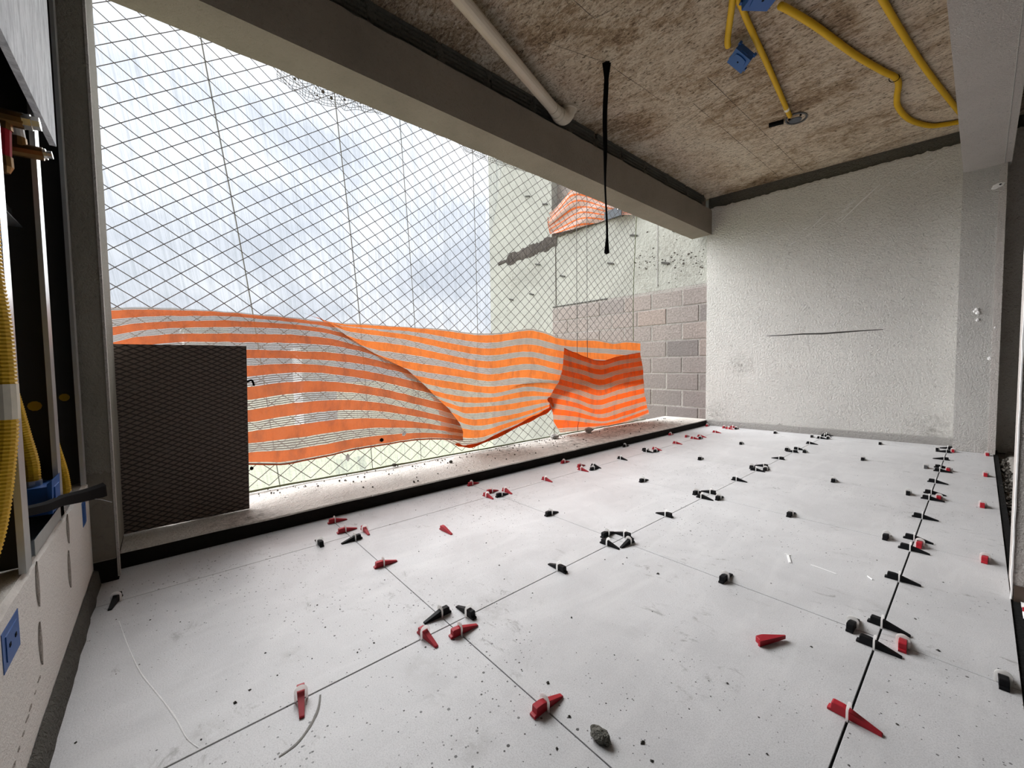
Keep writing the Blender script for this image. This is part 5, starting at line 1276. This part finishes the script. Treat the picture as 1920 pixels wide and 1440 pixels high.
# hanging strap
b = MB(); r_ = []
N_ = 44
for i in range(N_ + 1):
    f = i / N_
    z = CZ + 0.003 - 1.137 * f
    y = 2.111 - 0.018 * sin(pi * min(f * 1.1, 1)) + 0.003 * sin(f * 17)
    tw = 0.4 + 3.6 * f + 0.5 * sin(f * 9)
    hw = (0.019 - 0.09 * f if f < 0.10 else 0.010 + 0.004 * sin(f * 6) + (0.009 * ((f - 0.9) / 0.1) if f > 0.9 else 0))
    hw = max(hw, 0.008) * 1.45
    ca, sa = cos(0.86), sin(0.86)
    k = 0.75 + 0.25 * cos(tw)
    a = Vector((ca, sa, 0)) * hw * k; n_ = Vector((-sa, ca, 0)) * 0.006
    p = Vector((-1.53, y, z))
    r_.append([tuple(p - a), tuple(p - a * 0.5 + n_), tuple(p + a * 0.5 + n_), tuple(p + a), tuple(p + a * 0.5 - n_), tuple(p - a * 0.5 - n_), tuple(p - a)])
b.grid(r_); b.f.append(tuple(range(6))); nn = N_ * 7; b.f.append(tuple(nn + k for k in range(6)))
hs = tag(b.build('hanging_strap', M_RUBBER, smooth=True), 'black twisted strap hanging from the ceiling in front of the opening', 'strap')
MB().rock((-1.53, 2.107, 1.400), (0.012, 0.012, 0.012), 3).build('strap_knot', M_RUBBER, hs)
MB().rock((-1.53, 2.111, CZ - 0.002), (0.022, 0.022, 0.006), 5).build('strap_anchor', M_RUBBER, hs)

# yellow conduits on the slab
R_ = 0.0155
def cond(pts, label, r=R_):
    return tag(corrugated([(x, y, CZ - r - 0.002 + dz) for (x, y, dz) in pts], r, 0.012, 10).build('yellow_conduit', M_YELLOW, smooth=True), label, 'conduit')
c1 = thing('yellow_conduit', 'straight yellow conduit ending in the round ceiling box', 'conduit')
corrugated([(-0.781, 2.036, CZ - 0.018), (-0.822, 2.192, CZ - 0.018), (-0.852, 2.365, CZ - 0.018), (-0.900, 2.878, CZ - 0.018), (-0.962, 3.50, CZ - 0.02), (-0.968, 3.56, CZ - 0.019)], R_, 0.012, 10).build('conduit_tube', M_YELLOW, c1, smooth=True)
MB().tube([(-0.957, 3.435, CZ - 0.019), (-0.960, 3.465, CZ - 0.019)], 0.0172, 10).build('tape_wrap', M_TAPE, c1)
cond([(-0.775, 2.03, 0), (-0.850, 2.203, -0.012), (-0.960, 2.428, -0.02), (-0.981, 2.492, -0.022)], 'short yellow conduit feeding the tilted blue ceiling box', 0.0165)
c3 = thing('yellow_conduit', 'long yellow conduit bending in an S towards the pale beam', 'conduit')
corrugated([(x, y, CZ - 0.020 - dz) for (x, y, dz) in ((-0.706, 2.412, 0.02), (-0.687, 2.493, 0.012), (-0.63, 2.74, 0.0), (-0.539, 3.15, 0.0), (-0.45, 3.476, 0.0), (-0.412, 3.583, 0.004), (-0.402, 3.701, 0.004), (-0.427, 3.878, 0.002), (-0.436, 4.049, 0.002), (-0.401, 4.321, 0), (-0.316, 4.542, 0), (-0.235, 4.619, 0), (-0.145, 4.664, 0))], 0.0175, 0.012, 10).build('conduit_tube', M_YELLOW, c3, smooth=True)
rg = MB()
for i in range(17):
    pass
ring = [(-0.425 + 0.0 * i, 3.545 + 0.0 * i, 0) for i in range(2)]
rg.tube([(-0.412 + 0.024 * cos(a), 3.60 + 0.010 * cos(a), CZ - 0.0275 + 0.0225 * sin(a)) for a in [2 * pi * i / 18 for i in range(19)]], 0.0022, 5).build('tie_wire', M_RUBBER, c3)
cond([(-0.405, 2.43, 0), (-0.376, 2.769, 0), (-0.324, 3.26, 0), (-0.267, 3.725, 0), (-0.157, 4.474, 0), (-0.14, 4.60, 0)], 'straight yellow conduit next to the pale beam')
cond([(-0.80, 2.10, 0), (-0.836, 2.235, -0.008), (-0.836, 2.296, -0.012), (-0.805, 2.312, -0.016)], 'short looped yellow conduit entering the upper blue box', 0.014)
# two blue boxes hanging under the slab
def M_of(center, ax, ay):
    ax = Vector(ax).normalized(); ay = (Vector(ay) - ax * Vector(ay).dot(ax)).normalized(); az = ax.cross(ay)
    if az.z < 0:
        ay = -ay; az = -az
    return Matrix(((ax.x, ay.x, az.x, center[0]), (ax.y, ay.y, az.y, center[1]), (ax.z, ay.z, az.z, center[2]), (0, 0, 0, 1)))
ebox('electrical_box', 'tilted blue electrical box hanging under the brown ceiling', M_of((-0.957, 2.566, 2.428), (-0.083, 0.079, 0.0), (0.088, 0.045, -0.08)), 0.106, 0.106, 0.045, 'blue boxes under the ceiling')
ebox('electrical_box', 'blue electrical box cut by the top edge of the picture', M_of((-0.735, 2.262, 2.452), (0.62, 0.80, 0.0), (-0.8, 0.62, 0.0)), 0.130, 0.130, 0.05, 'blue boxes under the ceiling')
# round ceiling box
t_ = thing('ceiling_box', 'round grey ceiling box at the end of the straight conduit', 'electrical box', (-0.955, 3.668, CZ))
s_ = MB(); rows_f = []
for i in range(33):
    a = 2 * pi * i / 32
    row = []
    for (r, z) in ((0.062, 0.004), (0.062, -0.008), (0.054, -0.010), (0.050, 0.004)):
        row.append((1.1 * r * cos(a), 1.35 * r * sin(a), z))
    rows_f.append(row)
s_.grid(rows_f); s_.build('box_ring', M_GREY, t_)
s_ = MB()
s_.tube([(-0.012, 0.022, -0.001), (-0.012, 0.022, -0.006)], 0.040, 20); s_.build('box_lid', M_GREYPLATE, t_)
for (x, y) in ((0.035, -0.03), (-0.038, -0.025)):
    MB().tube([(x, y, 0.002), (x, y, -0.011)], 0.007, 8).build('screw_post', M_BLACK, t_)
MB().obox((-0.115, -0.055, -0.010), (0.045, 0.014, 0), (-0.004, 0.016, 0), (0, 0, 0.010)).build('side_stub', M_RUBBER, t_)

# yellow conduit glimpsed behind the pale beam
tag(corrugated([(0.13, 4.2, CZ - 0.03), (0.20, 4.45, CZ - 0.05), (0.30, 4.7, CZ - 0.06)], 0.016, 0.012, 10).build('yellow_conduit', M_YELLOW, smooth=True), 'yellow conduit just visible past the pale beam at far right', 'conduit')

# ================================================================== LEVELLING WEDGES
def wedge_mesh(name, mat):
    s_ = MB()
    # side profile (s along the wedge, z up); s=0 is the middle of the clip
    prof = [(-0.031, 0.0, 0.0076), (-0.031, 0.005, 0.0076), (-0.0255, 0.0065, 0.0078), (-0.0245, 0.0185, 0.0078), (-0.022, 0.0200, 0.0078), (-0.006, 0.0200, 0.0078),
            (0.000, 0.0188, 0.0076), (0.0525, 0.0040, 0.0052), (0.054, 0.0030, 0.0048), (0.054, 0.0, 0.0048)]
    e = 0.0009
    m = len(prof)
    for sgn in (-1, 1):
        for (x, z, hw) in prof:
            s_.v.append((x, sgn * hw, z))
    s_.f.append(tuple(reversed(range(m)))); s_.f.append(tuple(m + i for i in range(m)))
    for i in range(m):
        k = (i + 1) % m
        s_.f.append((i, k, m + k, m + i))
    me = s_.mesh(name, mat)
    bm = bmesh.new(); bm.from_mesh(me)
    bmesh.ops.bevel(bm, geom=[ed for ed in bm.edges if abs(ed.verts[0].co.y - ed.verts[1].co.y) < 0.004 and min(ed.verts[0].co.z, ed.verts[1].co.z) > 0.0015], offset=0.0009, segments=1, affect='EDGES')
    bm.to_mesh(me); bm.free()
    return me
WM = {'red': wedge_mesh('wedge_red', M_RED), 'black': wedge_mesh('wedge_black', M_BLACK), 'grey': wedge_mesh('wedge_grey', M_GREY)}
# clip: arched plate standing in the joint with a window for the wedge
s_ = MB()
outer = []; inner = []
NA = 14
for i in range(NA + 1):
    a = pi * i / NA
    outer.append((0.0135 * cos(a) * (1.0 if abs(cos(a)) < 0.999 else 1.0), 0.0185 + 0.0125 * sin(a)))
    ca = cos(a); q = min(1 / max(abs(ca), abs(sin(a)), 1e-6), 1.35)
    inner.append((0.0088 * max(-1, min(1, ca * q)), 0.0150 + 0.0066 * min(1, sin(a) * q)))
outer = [(0.0135, -0.002)] + outer + [(-0.0135, -0.002)]
inner = [(0.0088, -0.002)] + inner + [(-0.0088, -0.002)]
n_ = len(outer)
for x in (-0.0016, 0.0016):
    for (y, z) in outer: s_.v.append((x, y, z))
    for (y, z) in inner: s_.v.append((x, y, z))
for i in range(n_ - 1):
    s_.f.append((i, i + 1, n_ + i + 1, n_ + i)); s_.f.append((2 * n_ + i, 3 * n_ + i, 3 * n_ + i + 1, 2 * n_ + i + 1))
    s_.f.append((i, 2 * n_ + i, 2 * n_ + i + 1, i + 1)); s_.f.append((n_ + i, n_ + i + 1, 3 * n_ + i + 1, 3 * n_ + i))
CLIP = s_.mesh('clip', M_CLIP)
rw = random.Random(21)
for (col_, x, y, ang, lab) in WEDGES:
    a = radians(ang + rw.uniform(-4, 4))
    if lab.endswith('nearer than its first crossing'): a = radians(ang - 12)
    t_ = thing('levelling_wedge', lab, 'tile wedge', (x, y, 0.0006), a, 'levelling wedges along the tile joints')
    wv = link('wedge', WM[col_], t_, (rw.uniform(-0.004, 0.004), 0, 0))
    cl = link('clip', CLIP, t_, (0, 0, 0), rw.uniform(-0.05, 0.05))
# loose wedges
t_ = thing('levelling_wedge', 'loose red wedge lying alone on the large tile near the curb', 'tile wedge', (-1.505, 0.901, 0.0006), radians(2), 'loose levelling wedges')
link('wedge', WM['red'], t_)
o = link('levelling_wedge', WM['red'])
o.matrix_world = Matrix.Translation((-0.332, 1.138, 0.0080)) @ Matrix.Rotation(radians(66), 4, 'Z') @ Matrix.Rotation(radians(-88), 4, 'X')
tag(o, 'loose red wedge lying on its side in the right foreground', 'tile wedge', 'loose levelling wedges')

# ================================================================== LITTER ON THE FLOOR
b = MB().rock((-0.458, 0.606, 0.0085), (0.024, 0.0125, 0.0105), 17, sub=3)
o = b.build('mortar_lump', M_STONE)
tag(o, 'grey lump of hardened mortar beside the joint in front', 'stone')
b = MB(); b.obox((-0.437, 1.695, 0.0015), (0.012, -0.032, 0), (0.003, 0.0012, 0), (0, 0, 0.0014)); b.obox((-0.450, 1.727, 0.0015), (0.0085, 0.003, 0), (0.001, -0.003, 0), (0, 0, 0.0014))
tag(b.build('broken_clip', M_WHITE), 'broken white clip piece shaped like a T on the tile', 'clip piece')
tag(MB().tube([(-0.372, 1.697, 0.002), (-0.335, 1.692, 0.002), (-0.298, 1.686, 0.002)], 0.0016, 5).build('white_stick', M_WHITE), 'long thin white plastic stick on the tile', 'plastic stick')
tag(MB().tube([(-0.227, 1.743, 0.002), (-0.213, 1.727, 0.002)], 0.0018, 5).build('white_stick', M_WHITE), 'short white plastic stick near the right-hand joint', 'plastic stick')
rc = random.Random(5)
b = MB(); cnt = 0
def crumb(x, y, r):
    n0 = len(b.v); a0 = rc.random() * 6.28
    k = [r * rc.uniform(0.6, 1.3) for _ in range(4)]
    for i in range(4):
        a = a0 + i * pi / 2
        b.v.append((x + k[i] * cos(a), y + k[i] * sin(a), 0.0004))
    b.v.append((x, y, 0.0004 + r * rc.uniform(0.5, 1.0)))
    for i in range(4):
        b.f.append((n0 + i, n0 + (i + 1) % 4, n0 + 4))
while cnt < 620:
    x = rc.uniform(-2.0, 0.06); y = rc.uniform(-0.17, 4.5)
    dens = 1.0 if y < 1.4 else (0.6 if y < 2.2 else 0.25)
    if rc.random() > dens: continue
    crumb(x, y, 0.0007 + 0.0026 * rc.random() ** 4); cnt += 1
for (x, y, r) in ((-0.62, 0.63, 0.005), (-0.53, 0.60, 0.004), (-0.70, 1.25, 0.006), (-0.40, 0.66, 0.005), (-0.37, 0.64, 0.004), (-0.50, 0.53, 0.004), (-0.74, 0.85, 0.004), (-0.1, 1.55, 0.004), (-0.05, 1.42, 0.004), (-1.03, 0.09, 0.005), (-1.05, 0.12, 0.004)):
    crumb(x, y, r)
tag(b.build('mortar_crumbs', M_CRUMB, fix=False), 'dark crumbs of mortar scattered over the pale tiles', 'crumbs', kind='stuff')
b = MB()
for i in range(70):
    x = rc.uniform(-0.5, 0.05); y = rc.uniform(0.8, 2.6)
    crumb(x, y, 0.0008 + 0.002 * rc.random() ** 3)
tag(b.build('white_flecks', M_WHITE, fix=False), 'tiny white plastic flecks on the tiles at the right', 'flecks', kind='stuff')
# gravel in the gap by the tile edge
b = MB()
for i in range(420):
    y = rc.uniform(0.9, 4.64); x = 0.094 + rc.random() ** 1.3 * 0.05
    b.rock((x, y, -0.022 + 0.008 * rc.random()), rc.uniform(0.005, 0.013), i)
tag(b.build('gravel', M_GRAVEL), 'dark gravel filling the gap along the right tile edge', 'gravel', kind='stuff')
# crumbs on the ledge
b = MB()
for i in range(260):
    y = rc.uniform(0.35, 4.5); x = -2.06 - 0.46 * rc.random()
    if i > 130: x = -2.38 - 0.10 * rc.random()
    if y > 2.75: x = max(x, -2.41)
    b.rock((x, y, 0.062), rc.uniform(0.002, 0.006), i)
tag(b.build('ledge_rubble', M_GRAVEL), 'small rubble and dust lying on top of the curb', 'rubble', kind='stuff')
tag(MB().rock((-2.435, 3.06, 0.082), (0.035, 0.045, 0.026), 31, sub=2).build('rubble_stone', M_MORTAR_L), 'pale stone on the curb below the torn cloth flap', 'stone')
tag(MB().rock((-2.50, 1.13, 0.072), (0.012, 0.018, 0.012), 33, sub=2).build('rubble_stone', M_GRAVEL), 'dark pebble on the curb by the bottom rope of the net', 'stone')
tag(MB().rock((-2.33, 1.455, 0.068), (0.010, 0.012, 0.010), 35, sub=2).build('rubble_stone', M_GRAVEL), 'small dark pebble in the middle of the curb top', 'stone')
tag(MB().rock((-2.465, 2.62, 0.075), (0.03, 0.05, 0.02), 36, sub=2).build('rubble_stone', M_MORTAR_L), 'white lump on the outer edge of the curb under the cloth', 'stone')
# red and white crumpled bag by the wall end
b = MB(); rows_f = []
for u in range(9):
    row = []
    for v in range(9):
        x = 0.095 + 0.11 * u / 8; y = 1.76 + 0.12 * v / 8
        row.append((x, y, 0.004 + 0.028 * (u / 8) + 0.016 * mnoise.noise(Vector((u * 0.9, v * 0.9, 4)))))
    rows_f.append(row)
b.grid(rows_f)
bag = tag(b.build('plastic_bag', M_WHITE), 'crumpled red and white bag at the foot of the right wall', 'bag')
b = MB(); b.grid([[(p[0], p[1], p[2] + 0.0015) for p in r[3:6]] for r in rows_f]); b.build('red_print', M_RED, bag)
